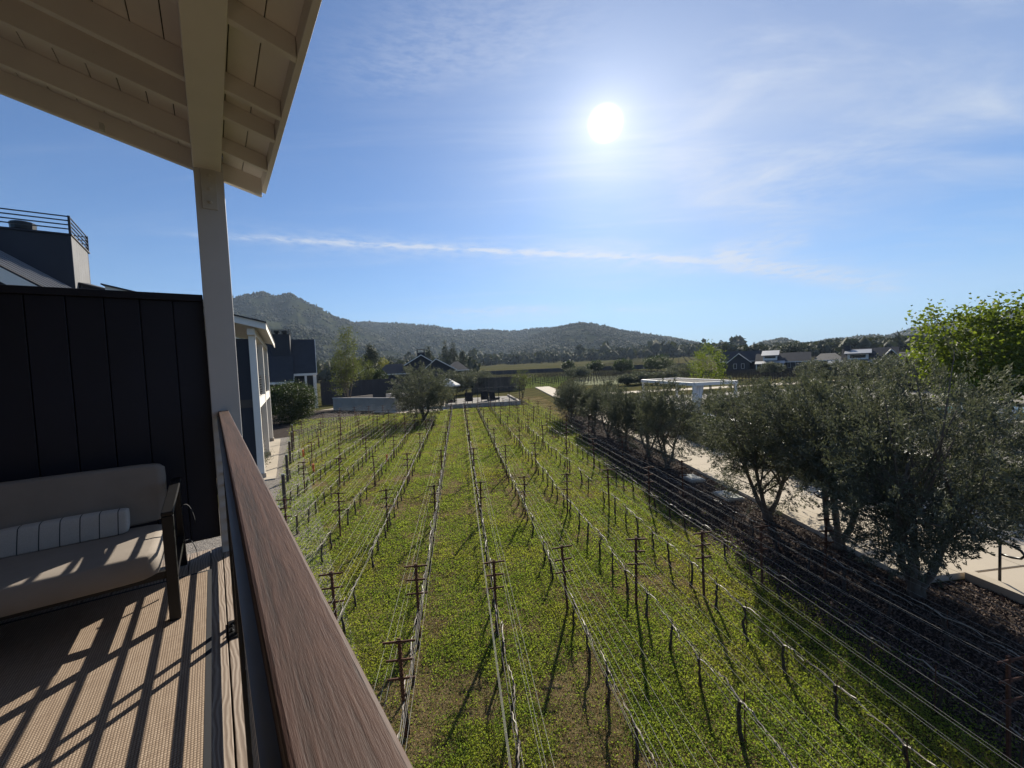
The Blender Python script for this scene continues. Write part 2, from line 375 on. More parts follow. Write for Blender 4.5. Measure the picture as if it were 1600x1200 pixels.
# ------------------------------------------------------------------ mesh helpers
class MB:
    """collects faces in world coordinates"""
    def __init__(s): s.v = []; s.f = []
    def add(s, verts, faces):
        o = len(s.v); s.v.extend([tuple(map(float, p)) for p in verts]); s.f.extend([tuple(i + o for i in f) for f in faces]); return s
    def hexa(s, p):
        """p: 4 bottom corners then the 4 above them"""
        return s.add(p, [(0, 3, 2, 1), (4, 5, 6, 7), (0, 1, 5, 4), (1, 2, 6, 5), (2, 3, 7, 6), (3, 0, 4, 7)])
    def fbox(s, fr, a0, a1, l0, l1, z0, z1):
        return s.hexa([fr(a0, l0, z0), fr(a0, l1, z0), fr(a1, l1, z0), fr(a1, l0, z0), fr(a0, l0, z1), fr(a0, l1, z1), fr(a1, l1, z1), fr(a1, l0, z1)])
    def prism(s, poly, vec):
        n = len(poly); vec = np.asarray(vec, float)
        pts = [np.asarray(p, float) for p in poly]; pts = pts + [p + vec for p in pts]
        fs = [tuple(range(n - 1, -1, -1)), tuple(range(n, 2 * n))] + [(i, (i + 1) % n, n + (i + 1) % n, n + i) for i in range(n)]
        return s.add(pts, fs)
    def tube(s, pts, r, seg=8, cap=True):
        pts = [np.asarray(p, float) for p in pts]; n = len(pts)
        rs = r if hasattr(r, '__len__') else [r] * n
        o = len(s.v); prev = None; vs = []
        for i, p in enumerate(pts):
            t = pts[min(i + 1, n - 1)] - pts[max(i - 1, 0)]; t = t / (np.linalg.norm(t) + 1e-9)
            if prev is None:
                h = np.array([0, 0, 1.0]) if abs(t[2]) < 0.9 else np.array([1.0, 0, 0]); x = np.cross(h, t)
            else: x = prev - t * (prev @ t)
            x /= np.linalg.norm(x) + 1e-9; prev = x; y = np.cross(t, x)
            for k in range(seg):
                a = 2 * math.pi * k / seg; vs.append(p + (x * math.cos(a) + y * math.sin(a)) * rs[i])
        fs = [(i * seg + k, i * seg + (k + 1) % seg, (i + 1) * seg + (k + 1) % seg, (i + 1) * seg + k) for i in range(n - 1) for k in range(seg)]
        if cap: fs += [tuple(range(seg - 1, -1, -1)), tuple((n - 1) * seg + k for k in range(seg))]
        return s.add(vs, fs)
    def lathe(s, c, prof, seg=16):
        """prof: (radius, height) from the bottom up round the vertical through c"""
        vs = []; c = np.asarray(c, float)
        for r, h in prof:
            for k in range(seg):
                a = 2 * math.pi * k / seg; vs.append(c + np.array([r * math.cos(a), r * math.sin(a), h]))
        n = len(prof)
        fs = [(i * seg + k, i * seg + (k + 1) % seg, (i + 1) * seg + (k + 1) % seg, (i + 1) * seg + k) for i in range(n - 1) for k in range(seg)]
        fs += [tuple(range(seg - 1, -1, -1)), tuple((n - 1) * seg + k for k in range(seg))]
        return s.add(vs, fs)
    def build(s, name, m, parent=None, smooth=False, bevel=0.0, org=None, rot=0.0):
        me = bpy.data.meshes.new(name); v = np.array(s.v)
        if parent is not None: mw = WORLD[parent.name]
        else:
            if org is None: org = ((v[:, 0].min() + v[:, 0].max()) / 2, (v[:, 1].min() + v[:, 1].max()) / 2, v[:, 2].min())
            mw = Matrix.Translation(org) @ Matrix.Rotation(rot, 4, 'Z')
        iv = np.array(mw.inverted()); loc = v @ iv[:3, :3].T + iv[:3, 3]
        me.from_pydata([tuple(p) for p in loc], [], s.f); me.materials.append(MATS[m])
        if smooth: me.polygons.foreach_set('use_smooth', np.ones(len(me.polygons), bool))
        o = bpy.data.objects.new(name, me); col.objects.link(o)
        if parent is None: o.matrix_world = mw
        else: o.parent = parent
        WORLD[o.name] = mw
        if bevel:
            b = o.modifiers.new('bevel', 'BEVEL'); b.width = bevel; b.segments = 2; b.limit_method = 'ANGLE'; b.harden_normals = False
        return o
WORLD = {}
def tag(o, label=None, cat=None, group=None, kind=None):
    if label: o['label'] = label
    if cat: o['category'] = cat
    if group: o['group'] = group
    if kind: o['kind'] = kind
    return o
def thing(name, label, cat, loc=(0, 0, 0), rot=0.0, group=None):
    e = bpy.data.objects.new(name, None); col.objects.link(e); e.empty_display_size = 0.2
    mw = Matrix.Translation(tuple(map(float, loc))) @ Matrix.Rotation(rot, 4, 'Z')
    e.matrix_world = mw; WORLD[e.name] = mw
    return tag(e, label, cat, group)
def struct(o): o['kind'] = 'structure'; return o
def npmesh(name, verts, faces, m, smooth=False):
    """fast mesh from arrays; faces (N,3) or (N,4)"""
    verts = np.ascontiguousarray(verts, np.float32); faces = np.ascontiguousarray(faces, np.int32); k = faces.shape[1]
    me = bpy.data.meshes.new(name); me.vertices.add(len(verts)); me.vertices.foreach_set('co', verts.ravel())
    me.loops.add(faces.size); me.loops.foreach_set('vertex_index', faces.ravel())
    me.polygons.add(len(faces)); me.polygons.foreach_set('loop_start', np.arange(len(faces), dtype=np.int32) * k)
    me.update(calc_edges=True)
    if smooth: me.polygons.foreach_set('use_smooth', np.ones(len(faces), bool))
    me.materials.append(MATS[m]); return me
def meshobj(name, me, parent=None, loc=(0, 0, 0)):
    o = bpy.data.objects.new(name, me); col.objects.link(o); o.location = loc
    if parent is not None: o.parent = parent
    WORLD[o.name] = Matrix.Translation(loc)
    return o
def copy_tree(root, loc, rotz=0.0, scale=1.0, label=None):
    """a copy of a thing with copies of its parts and sub-parts, sharing mesh data"""
    r = root.copy(); col.objects.link(r); r.location = loc; r.rotation_euler = (0, 0, rotz); r.scale = (scale, scale, scale) if not hasattr(scale, '__len__') else scale
    if label: r['label'] = label
    for ch in CHILD.get(root.name, root.children):
        c = ch.copy(); col.objects.link(c); c.parent = r
        for g in CHILD.get(ch.name, ch.children):
            d = g.copy(); col.objects.link(d); d.parent = c
    return r
CHILD = {}
def freeze(root):
    CHILD[root.name] = list(root.children)
    for c in root.children: CHILD[c.name] = list(c.children)
def leaves(c, L, W, r, up=0.0, along=None):
    """rhombic leaves at points c (N,3); returns verts, quads"""
    n = len(c); d = r.normal(size=(n, 3)); d[:, 2] += up
    if along is not None: d = along * 1.6 + d * 0.8
    d = d * 1.0; d /= np.linalg.norm(d, axis=1, keepdims=True) + 1e-9
    e = r.normal(size=(n, 3)); e -= d * (e * d).sum(1, keepdims=True); e /= np.linalg.norm(e, axis=1, keepdims=True) + 1e-9
    nn = np.cross(d, e)
    L = (L * r.uniform(0.7, 1.3, n))[:, None]; Wd = (W * r.uniform(0.7, 1.3, n))[:, None]
    v = np.empty((n, 4, 3)); v[:, 0] = c - d * L / 2; v[:, 1] = c + e * Wd / 2 + nn * Wd * 0.15; v[:, 2] = c + d * L / 2; v[:, 3] = c - e * Wd / 2 + nn * Wd * 0.15
    return v.reshape(-1, 3), np.arange(4 * n).reshape(-1, 4)
def joinarr(parts):
    V, F, o = [], [], 0
    for v, f in parts:
        V.append(v); F.append(f + o); o += len(v)
    return np.concatenate(V), np.concatenate(F)
# ------------------------------------------------------------------ the balcony the picture is taken from
DECK = 3.63
RAIL_TOP = EYE - 0.272
root = struct(bpy.data.objects.new('deck', None)); col.objects.link(root); WORLD['deck'] = Matrix.Rotation(RF.rot, 4, 'Z'); root.matrix_world = WORLD['deck']
tag(root, 'brown timber deck boards of the balcony under the woven rug', 'deck')
lb = 0.062
k = 0
while lb > -2.6:
    w = 0.075 if k < 2 else 0.135
    MB().fbox(RF, -2.6 + 0.01 * (k % 3), 4.43, lb - w, lb, DECK - 0.03, DECK).build('deck_board', 'deck_wood', root, bevel=0.003)
    lb -= w + 0.007; k += 1
MB().fbox(RF, -2.6, 4.44, -2.6, 0.05, DECK - 0.28, DECK - 0.035).build('joist_frame', 'fence_wood', root)
MB().fbox(RF, -2.6, 4.46, 0.066, 0.10, DECK - 0.30, DECK - 0.012).build('rim_board', 'navy_paint', root, bevel=0.003)

rg = thing('rug', 'beige woven outdoor rug with dark bound edge on the deck', 'rug', RF(1.0, -1.0, DECK), RF.rot)
MB().fbox(RF, -2.0, 3.90, -2.4, -0.118, DECK + 0.004, DECK + 0.012).build('weave', 'woven_rug', rg)
b = MB(); b.fbox(RF, -2.0, 3.922, -0.117, -0.092, DECK + 0.004, DECK + 0.013); b.fbox(RF, 3.901, 3.922, -2.4, -0.118, DECK + 0.004, DECK + 0.013)
b.build('binding', 'fabric_dark', rg)

# railing
rl = thing('balcony_railing', 'dark metal railing of horizontal bars under a broad brown wooden handrail', 'railing', RF(1.5, 0.03, DECK), RF.rot)
MB().fbox(RF, -2.5, 4.262, 0.026, 0.097, RAIL_TOP - 0.04, RAIL_TOP).build('handrail', 'handrail_wood', rl, bevel=0.005)
MB().fbox(RF, -2.5, 4.26, 0.012, 0.062, RAIL_TOP - 0.052, RAIL_TOP - 0.041).build('top_flat', 'bar_metal', rl)
nb = 11
for i in range(nb):
    z = DECK + 0.085 + i * 0.0985
    w = 0.022 if i else 0.03
    MB().fbox(RF, -2.5, 4.258, 0.034, 0.046, z - w / 2, z + w / 2).build('rail_bar', 'black_metal', rl, bevel=0.001)
for a in (2.905, 1.72, 0.53, -0.66, -1.85):
    for da in (-0.062, 0.062):
        MB().fbox(RF, a + da - 0.018, a + da + 0.018, 0.019, 0.0325, DECK + 0.012, RAIL_TOP - 0.053).build('rail_post', 'black_metal', rl, bevel=0.001)
    pl = MB().fbox(RF, a - 0.10, a + 0.10, -0.012, 0.055, DECK + 0.001, DECK + 0.011).build('base_plate', 'black_metal', rl, bevel=0.002)
    for da in (-0.03, 0.03):
        MB().lathe(RF(a + da, 0.003, DECK + 0.0111), [(0.011, 0), (0.011, 0.006), (0.006, 0.008), (0.006, 0.018)], 8).build('bolt', 'black_metal', pl)
# post
pt = thing('porch_post', 'tall square white porch post carrying the balcony roof beam', 'post', RF(4.36, 0.08, DECK), RF.rot)
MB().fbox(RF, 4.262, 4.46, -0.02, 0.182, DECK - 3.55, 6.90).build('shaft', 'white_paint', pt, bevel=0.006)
plate = MB().fbox(RF, 4.250, 4.2619, 0.022, 0.128, 6.50, 6.84).build('plate', 'steel_plate', pt, bevel=0.003)
for z in (6.56, 6.67, 6.78):
    p0 = RF(4.2499, 0.078, z)
    bl = MB(); bl.tube([p0, p0 - RF.ua * 0.012], 0.016, 8); bl.tube([p0 - RF.ua * 0.0121, p0 - RF.ua * 0.024], 0.008, 8); bl.build('bolt', 'steel_plate', plate)
# roof
SL = 0.262
def ceil_z(l): return 7.015 - SL * l
rf = thing('porch_roof', 'white painted porch roof with beam, rafters and boarded underside', 'roof', RF(1.5, 0, 6.8), RF.rot)
MB().fbox(RF, -3.2, 4.40, -0.022, 0.165, 6.825, 7.03).build('beam', 'roof_paint', rf, bevel=0.005)
def sloped(a0, a1, l0, l1, dz0, dz1):
    return MB().hexa([RF(a0, l0, ceil_z(l0) + dz0), RF(a0, l1, ceil_z(l1) + dz0), RF(a1, l1, ceil_z(l1) + dz0), RF(a1, l0, ceil_z(l0) + dz0),
                      RF(a0, l0, ceil_z(l0) + dz1), RF(a0, l1, ceil_z(l1) + dz1), RF(a1, l1, ceil_z(l1) + dz1), RF(a1, l0, ceil_z(l0) + dz1)])
for a in (3.93, 3.41, 3.09, 2.47, 1.92, 1.36, 0.8, 0.2, -0.4, -1.0, -1.6, -2.2, -2.8):
    sloped(a, a + 0.045, -2.7, -0.0225, -0.165, -0.001).build('rafter', 'roof_paint', rf, bevel=0.004)
    sloped(a, a + 0.045, 0.1655, 0.468, -0.115, -0.001).build('rafter_tail', 'roof_paint', rf, bevel=0.004)
l = 0.47; k = 0
while l > -2.7:
    w = 0.138
    sloped(-3.2, 4.40, l - w, l, 0.0, 0.02).build('ceiling_board', 'roof_paint', rf)
    l -= w + 0.006; k += 1
sloped(-3.2, 4.445, 0.471, 0.505, -0.105, 0.055).build('fascia', 'roof_paint', rf, bevel=0.003)
sloped(-3.2, 4.445, 0.5055, 0.525, -0.01, 0.06).build('drip_edge', 'roof_slate', rf, bevel=0.002)
sloped(4.402, 4.446, -2.7, 0.470, -0.155, 0.05).build('barge_board', 'roof_paint', rf, bevel=0.004)
b = MB(); a = -3.2
while a < 4.4:
    w = 0.16 + 0.05 * random.random(); j = 0.02 * random.random(); h = 0.010 + 0.006 * random.random()
    l1 = 0.532 + j
    b.hexa([RF(a, 0.2, ceil_z(0.2) + 0.061), RF(a, l1, ceil_z(l1) + 0.061), RF(min(a + w, 4.455), l1, ceil_z(l1) + 0.061), RF(min(a + w, 4.455), 0.2, ceil_z(0.2) + 0.061),
            RF(a, 0.2, ceil_z(0.2) + 0.061 + h), RF(a, l1, ceil_z(l1) + 0.061 + h), RF(min(a + w, 4.455), l1, ceil_z(l1) + 0.061 + h), RF(min(a + w, 4.455), 0.2, ceil_z(0.2) + 0.061 + h)])
    a += w + 0.006
tag(b.build('shingle_course', 'roof_slate', rf), kind='stuff')
sloped(-3.2, 4.455, -2.8, 0.46, 0.0745, 0.11).build('roof_covering', 'roof_slate', rf)
sloped(4.20, 4.24, -0.95 + 0.4, -0.95 + 0.425, -0.215, -0.166).build('rafter_clip', 'steel_plate', rf)
# dark partition
pw = thing('partition_wall', 'dark navy board partition with a flat cap at the balcony end', 'wall', RF(4.35, -1.5, 3.75), RF.rot)
l = -0.0225; k = 0
while l > -2.65:
    w = 0.196
    MB().fbox(RF, 4.335 + 0.002 * (k % 2), 4.37, l - w, l, 3.76, 5.745).build('board', 'navy_paint', pw, bevel=0.003)
    l -= w + 0.006; k += 1
MB().fbox(RF, 4.3705, 4.40, -2.65, -0.0225, 3.74, 5.745).build('backing', 'navy_paint', pw)
MB().fbox(RF, 4.30, 4.42, -2.65, -0.0225, 5.7455, 5.80).build('cap', 'navy_paint', pw, bevel=0.004)
# own house behind the balcony
hs = thing('guest_house', 'dark boarded house wall behind the balcony', 'house', RF(0, -2.8, 0), RF.rot)
MB().fbox(RF, -6.0, 4.43, -6.0, -2.66, 0.0, 7.6).build('wall', 'navy_siding', hs)
MB().fbox(RF, -6.0, 4.30, -2.655, -0.9, 0.0, DECK - 0.29).build('ground_floor', 'navy_siding', hs)
MB().fbox(RF, -6.0, -2.65, -2.655, 0.6, DECK - 0.3, 7.3).build('end_wall', 'navy_siding', hs)
# sofa
sf = thing('sofa', 'low taupe outdoor sofa with dark metal frame against the partition', 'sofa', RF(3.75, -1.3, DECK), RF.rot)
SL0, SR0 = -2.15, -0.27
def pillow_mesh(fr, a0, a1, l0, l1, z0, z1, puff, nx=18, ny=8, nz=4, tilt=0.0):
    """a soft box: rounded edges, slightly domed faces; tilt leans the top backwards"""
    b = MB(); n = 10
    import itertools
    def sup(u, v, w):
        # superellipsoid from cube coordinates in -1..1
        e = 0.22
        q = np.array([math.copysign(1 - (1 - abs(c_)) ** 2.4, c_) for c_ in (u, v, w)]); m = np.max(np.abs(q))
        if m == 0: return q
        p = 13.0; return q / (np.sum(np.abs(q) ** p) ** (1 / p)) * m
    idx = {}
    def vert(u, v, w):
        key = (round(u, 4), round(v, 4), round(w, 4))
        if key not in idx:
            q = sup(u, v, w)
            dome = puff * (1 - q[0] ** 2) * (1 - q[1] ** 2)
            a = (a0 + a1) / 2 + q[1] * (a1 - a0) / 2; l = (l0 + l1) / 2 + q[0] * (l1 - l0) / 2; z = (z0 + z1) / 2 + q[2] * (z1 - z0) / 2 + dome * (1 if q[2] > 0 else -0.3) * abs(q[2])
            a += puff * 0.6 * q[1] * (1 - q[0] ** 2) * (1 - q[2] ** 2)
            a += tilt * (z - z0)
            idx[key] = len(b.v); b.v.append(tuple(fr(a, l, z)))
        return idx[key]
    ax = [(nx, ny), (nx, nz), (ny, nz)]
    for s in (-1, 1):
        for i in range(nx):
            for j in range(ny):
                f = [vert(-1 + 2 * (i + di) / nx, -1 + 2 * (j + dj) / ny, s) for di, dj in ((0, 0), (1, 0), (1, 1), (0, 1))]; b.f.append(tuple(f if s > 0 else f[::-1]))
            for j in range(nz):
                f = [vert(-1 + 2 * (i + di) / nx, s, -1 + 2 * (j + dj) / nz) for di, dj in ((0, 0), (1, 0), (1, 1), (0, 1))]; b.f.append(tuple(f if s < 0 else f[::-1]))
        for i in range(ny):
            for j in range(nz):
                f = [vert(s, -1 + 2 * (i + di) / ny, -1 + 2 * (j + dj) / nz) for di, dj in ((0, 0), (1, 0), (1, 1), (0, 1))]; b.f.append(tuple(f if s > 0 else f[::-1]))
    return b
pillow_mesh(RF, 3.29, 4.02, SL0, -0.335, DECK + 0.27, DECK + 0.43, 0.006).build('seat_cushion', 'cushion_taupe', sf, smooth=True)
pillow_mesh(RF, 3.98, 4.10, SL0, -0.33, DECK + 0.44, DECK + 0.85, 0.006, nx=18, ny=4, nz=8, tilt=0.22).build('back_cushion', 'cushion_taupe', sf, smooth=True)
for l in (SR0, SL0 - 0.06):
    MB().fbox(RF, 3.235, 3.285, l - 0.028, l + 0.028, DECK + 0.013, DECK + 0.655).build('leg', 'black_metal', sf, bevel=0.004)
    MB().hexa([RF(4.14, l - .022, DECK + .013), RF(4.14, l + .022, DECK + .013), RF(4.185, l + .022, DECK + .013), RF(4.185, l - .022, DECK + .013),
               RF(4.02, l - .022, DECK + .66), RF(4.02, l + .022, DECK + .66), RF(4.065, l + .022, DECK + .66), RF(4.065, l - .022, DECK + .66)]).build('leg', 'black_metal', sf, bevel=0.004)
    b = MB(); b.hexa([RF(3.235, l - .03, DECK + .656), RF(3.235, l + .03, DECK + .656), RF(4.09, l + .03, DECK + .70), RF(4.09, l - .03, DECK + .70),
                      RF(3.235, l - .03, DECK + .682), RF(3.235, l + .03, DECK + .682), RF(4.09, l + .03, DECK + .728), RF(4.09, l - .03, DECK + .728)])
    b.build('arm', 'black_metal', sf, bevel=0.006)
    MB().fbox(RF, 3.286, 4.10, l - 0.018, l + 0.018, DECK + 0.22, DECK + 0.262).build('side_rail', 'black_metal', sf)
MB().fbox(RF, 3.42, 3.46, SL0 - 0.03, SR0 - 0.029, DECK + 0.215, DECK + 0.262).build('front_rail', 'black_metal', sf)
MB().fbox(RF, 4.075, 4.11, SL0 - 0.03, SR0 - 0.029, DECK + 0.215, DECK + 0.262).build('back_rail', 'black_metal', sf)
def ribbon(pts, w, wv):
    b = MB(); pts = [np.asarray(p) for p in pts]; wv = np.asarray(wv) * w / 2
    vs = [q for p in pts for q in (p - wv, p + wv)]
    return b.add(vs, [(2 * i, 2 * i + 1, 2 * i + 3, 2 * i + 2) for i in range(len(pts) - 1)])
for z0 in (0.56, 0.30):
    pts = [RF(3.80, SR0 + 0.030 + 0.035 * math.sin(t * 2.4) + 0.05 * t, DECK + z0 - 0.13 * t * t + 0.02 * math.sin(6 * t)) for t in np.linspace(0, 1, 9)]
    o = ribbon(pts, 0.02, RF.ua).build('cushion_tie', 'fabric_dark', sf, smooth=True); sm = o.modifiers.new('s', 'SOLIDIFY'); sm.thickness = 0.003
bp = thing('bolster_pillow', 'slim white bolster pillow with dark pinstripes lying on the sofa', 'pillow', RF(3.92, -0.95, DECK + 0.44), RF.rot)
pillow_mesh(RF, 3.85, 3.95, -1.17, -0.53, DECK + 0.435, DECK + 0.585, 0.010, nx=18, ny=6, nz=5, tilt=0.35).build('cover', 'pillow_stripe', bp, smooth=True)
# ------------------------------------------------------------------ ground
def gz(r):
    """height of the valley floor at distance r: level near by, then rising gently to the foot of the hills"""
    return np.interp(r, [0, 170, 420, 1150, 1600, 20000], [0, 0, 3.6, 20.0, 26.0, 40.0])
def ground_sheet():
    az = np.radians(np.linspace(-180, 180, 145)[:-1]); rr = np.array([0.5, 3, 6, 10, 16, 25, 40, 60, 90, 130, 170, 220, 290, 420, 600, 850, 1150, 1600, 2600, 5000, 11000])
    A, R_ = np.meshgrid(az, rr); v = np.stack([R_ * np.sin(A), R_ * np.cos(A), gz(R_) - 0.012], -1).reshape(-1, 3)
    n = len(az); f = [(i * n + k, i * n + (k + 1) % n, (i + 1) * n + (k + 1) % n, (i + 1) * n + k) for i in range(len(rr) - 1) for k in range(n)]
    return struct(meshobj('ground', npmesh('ground', v, np.array(f)[:, ::-1], 'valley_ground', True)))
ground_sheet()
def sheet(name, pts, z, m, kind='structure'):
    """a level sheet through ground points"""
    b = MB(); b.add([(p[0], p[1], z) for p in pts], [tuple(range(len(pts)))]); o = b.build(name, m); o['kind'] = kind
    return o
# vineyard turf: bounded by the houses on the left, the planting bed on the right
BND_A, BND_B = VF(1.0, -1.6), VF(30.5, -12.0)      # left boundary along the houses
sheet('vineyard_turf', [VF(-9, -2.0), VF(1.0, -1.6), VF(31, -12.2), VF(51, -19.5), VF(52.5, -2.5), VF(52.6, 8.8), VF(66, 9.2), VF(66, 13.0), VF(28, 10.2), VF(-9, 8.6)], 0.0, 'turf')
def left_limit(v):
    return np.interp(v, [-9, 1.0, 31, 51], [-2.0, -1.6, -12.2, -19.5])
def far_limit(n):
    return np.interp(n, [-19, -10, -4, -2.5, 8.8, 9.2], [50, 50, 50.5, 52.0, 52.0, 60])

ROWS = [-0.97 + 1.475 * k for k in range(-8, 7)]
def row_range(n):
    vs = np.linspace(-3, 60, 631); ok = vs[(left_limit(vs) < n - 0.25)]
    start = ok[0] if n < -1.2 else -3.0
    if n == ROWS[8]: start = -3.0
    end = 48.5 if n < -4 else (40.5 if n < -2 else (51.0 if n < 6.5 else 56))
    return max(start, -3.0), end
# ---- trellis posts
pp = thing('trellis_post', 'rusty steel trellis post with three short crossarms in the vine rows', 'trellis post', (0, 0, 0), 0, 'trellis posts in the vineyard')
PH = 1.40
b = MB()
b.add([(-.022, -.012, -.3), (.022, -.012, -.3), (.022, .016, -.3), (.008, .016, -.3), (.008, 0, -.3), (-.008, 0, -.3), (-.008, .016, -.3), (-.022, .016, -.3)] +
      [(-.022, -.012, PH), (.022, -.012, PH), (.022, .016, PH), (.008, .016, PH), (.008, 0, PH), (-.008, 0, PH), (-.008, .016, PH), (-.022, .016, PH)],
      [(i, (i + 1) % 8, 8 + (i + 1) % 8, 8 + i) for i in range(8)] + [(8, 9, 12, 13), (9, 10, 11, 12), (8, 13, 14, 15)])
for i in range(14):   # wire notches standing proud of the flanges
    z = 0.35 + i * 0.075
    for s in (-1, 1): b.hexa([(s * .022, -.006, z), (s * .029, -.006, z), (s * .029, .010, z), (s * .022, .010, z), (s * .022, -.006, z + .03), (s * .027, -.006, z + .03), (s * .027, .010, z + .03), (s * .022, .010, z + .03)])
b.build('shaft', 'rusty_steel', pp)
ARMS = [(1.345, 0.215), (1.09, 0.185), (0.83, 0.185)]
for z, hw in ARMS:
    c = MB(); zz = z
    c.hexa([(-hw, -.016, zz - .012 + .015), (hw, -.016, zz - .012 + .015), (hw, -.028, zz - .012 + .015), (-hw, -.028, zz - .012 + .015),
            (-hw, -.016, zz + .034), (hw, -.016, zz + .034), (hw, -.028, zz + .034), (-hw, -.028, zz + .034)])
    c.hexa([(-.035, -.029, zz - .004), (.035, -.029, zz - .004), (.035, -.034, zz - .004), (-.035, -.034, zz - .004), (-.035, -.029, zz + .046), (.035, -.029, zz + .046), (.035, -.034, zz + .046), (-.035, -.034, zz + .046)])
    c.build('crossarm', 'rusty_steel', pp)
freeze(pp)
ep = thing('end_post', 'stout weathered round wooden end post at the start of a vine row', 'end post', (0, 0, 0), 0, 'wooden end posts of the vine rows')
b = MB(); b.tube([(0, 0, -.2), (0.0, 0, .4), (0.01, 0, .85), (0.012, 0.004, 1.30)], [.075, .07, .066, .062], 10); b.build('shaft', 'end_post_wood', ep)
MB().tube([(0.012, 0.004, 1.301), (0.012, 0.004, 1.345)], [.068, .06], 10).build('post_cap', 'lid_plastic', ep)
freeze(ep)
first_p = first_e = True
POSTS = {}
for n in ROWS:
    s, e = row_range(n); lst = []
    for k in range(-3, 11):
        v = 7.95 + 5.55 * k + rng.normal(0, 0.10) + (0.04 * n)
        if v < s + 0.3 or v > e: continue
        lst.append(v)
    if abs(n + 0.97) < 0.01: lst.append(5.73)
    if abs(n - 6.4) < 0.1: lst = [v for v in lst if v > 6] + [4.05]
    POSTS[n] = sorted(lst)
    for v in lst:
        p = VF(v, n + rng.normal(0, 0.015))
        if p[1] < 2.0: continue
        sx = 1.0 + rng.normal(0, 0.02)
        if first_p: o = pp; o.location = p; first_p = False
        else: o = copy_tree(pp, p)
        o.rotation_euler = (rng.normal(0, 0.018), rng.normal(0, 0.022), VF.rot + rng.normal(0, 0.06)); o.scale = (sx, sx, sx)
    if n < -4.5:
        p = VF(s + 0.1, n)
        if first_e: o = ep; o.location = p; first_e = False
        else: o = copy_tree(ep, p)
        o.rotation_euler = (0, rng.normal(0, 0.03), rng.uniform(0, 6))
# ---- wires and drip hose, one set for each row
for n in ROWS:
    s, e = row_range(n); st = [s + 0.1] + [v for v in POSTS[n] if v > s + 0.6] + [e + 0.8]
    th = thing('trellis_wires', 'taut wires and drip hose strung along a vine row from post to post', 'wires', VF((s + e) / 2, n, 0), VF.rot, 'wires strung along the vine rows')
    def run(z, dn, r, sag, name, m, wob=0.0):
        pts = []
        for i in range(len(st) - 1):
            for t in np.linspace(0, 1, 5 if not wob else 9)[:-1]:
                pts.append(VF(st[i] + (st[i + 1] - st[i]) * t, n + dn + (rng.normal(0, wob) if wob else 0), z - sag * 4 * t * (1 - t) + (rng.normal(0, wob) if wob else 0)))
        pts.append(VF(st[-1], n + dn, z)); MB().tube(pts, r, 4).build(name, m, th, smooth=True)
    for z, hw in ARMS:
        for sgn in (-1, 1): run(z + 0.012, sgn * (hw - 0.012), 0.0019, 0.012 + 0.02 * rng.random(), 'wire', 'wire')
    run(0.53, 0.012, 0.0026, 0.01, 'wire', 'wire'); run(0.44, -0.02, 0.006, 0.03, 'drip_hose', 'hose', 0.006)
# ---- grapevines
def make_vine(seed):
    r = np.random.default_rng(seed)
    t = thing('grapevine', 'pruned grapevine with dark trunk and pale canes tied along the wire', 'grapevine', (0, 0, 0), 0, 'pruned grapevines in the rows')
    x, y = 0.0, 0.0; pts, rs = [], []
    for i in range(7):
        pts.append((x, y, -0.05 + 0.65 * i / 6)); rs.append(0.024 - 0.010 * i / 6 + r.uniform(0, 0.005)); x += r.normal(0, 0.012); y += r.normal(0, 0.016)
    rs[-1] = 0.026
    MB().tube(pts, rs, 6).build('trunk', 'vine_bark', t)
    MB().tube([(0.03, 0.01, -0.05), (0.03 + r.normal(0, .01), 0.01, 0.74)], 0.007, 5).build('stake', 'rusty_steel', t)
    hx, hy, hz = pts[-1]
    for sgn in (-1, 1):
        c = [(hx, hy, hz - 0.01)]
        L = r.uniform(0.40, 0.50)
        for i in range(1, 7):
            q = i / 6; c.append((hx * (1 - q) + r.normal(0, 0.006), hy + sgn * L * q, hz + 0.05 * math.sin(q * 2.6) - 0.02 * q + r.normal(0, 0.006)))
        MB().tube(c, [0.013 - 0.007 * i / 6 for i in range(7)], 5).build('cane', 'cane', t)
    for i in range(4):
        y0 = r.uniform(-0.3, 0.3); sp = MB(); sp.tube([(hx, y0, hz + 0.02), (hx + r.normal(0, .02), y0 + r.normal(0, .02), hz + r.uniform(.05, .11))], [.007, .004], 4)
        sp.build('spur', 'vine_bark', t)
    freeze(t); return t
protos = [make_vine(50 + i) for i in range(5)]; usedp = [False] * 5
cand = []
for n in ROWS:
    s, e = row_range(n); v = s + 0.5
    while v < e + 0.3:
        p = VF(v + rng.normal(0, 0.03), n + rng.normal(0, 0.015))
        if p[1] > 2.5 and abs(math.degrees(math.atan2(p[0], p[1]))) < 56 and rng.random() > 0.04 and not (n < 0 and RF.inv(p)[1] < 1.2): cand.append((math.hypot(p[0], p[1]), p))
        v += 0.92
cand.sort(key=lambda c: c[0])
for i, (d, p) in enumerate(cand[:300]):
    k = i % 5
    if not usedp[k]: o = protos[k]; usedp[k] = True; o.location = p
    else: o = copy_tree(protos[k], p)
    o.rotation_euler = (rng.normal(0, 0.03), rng.normal(0, 0.03), VF.rot + (math.pi if rng.random() < .5 else 0) + rng.normal(0, 0.05))
    s = 1 + rng.normal(0, 0.06); o.scale = (s, s, s * 0.86)
b = MB()
for d, p in cand[300:]:
    x, y, _ = p; j = rng.normal(0, 0.02, 4)
    b.tube([(x, y, -.03), (x + j[0], y + j[1], .32), (x + j[2], y + j[3], .66)], [.026, .02, .024], 5)
    c = [np.array([x + j[2], y + j[3], .62]) + VF.ua * q + np.array([0, 0, rng.normal(0, .01)]) for q in (-.45, -.2, 0, .2, .45)]
    b.tube(c, .009, 4)
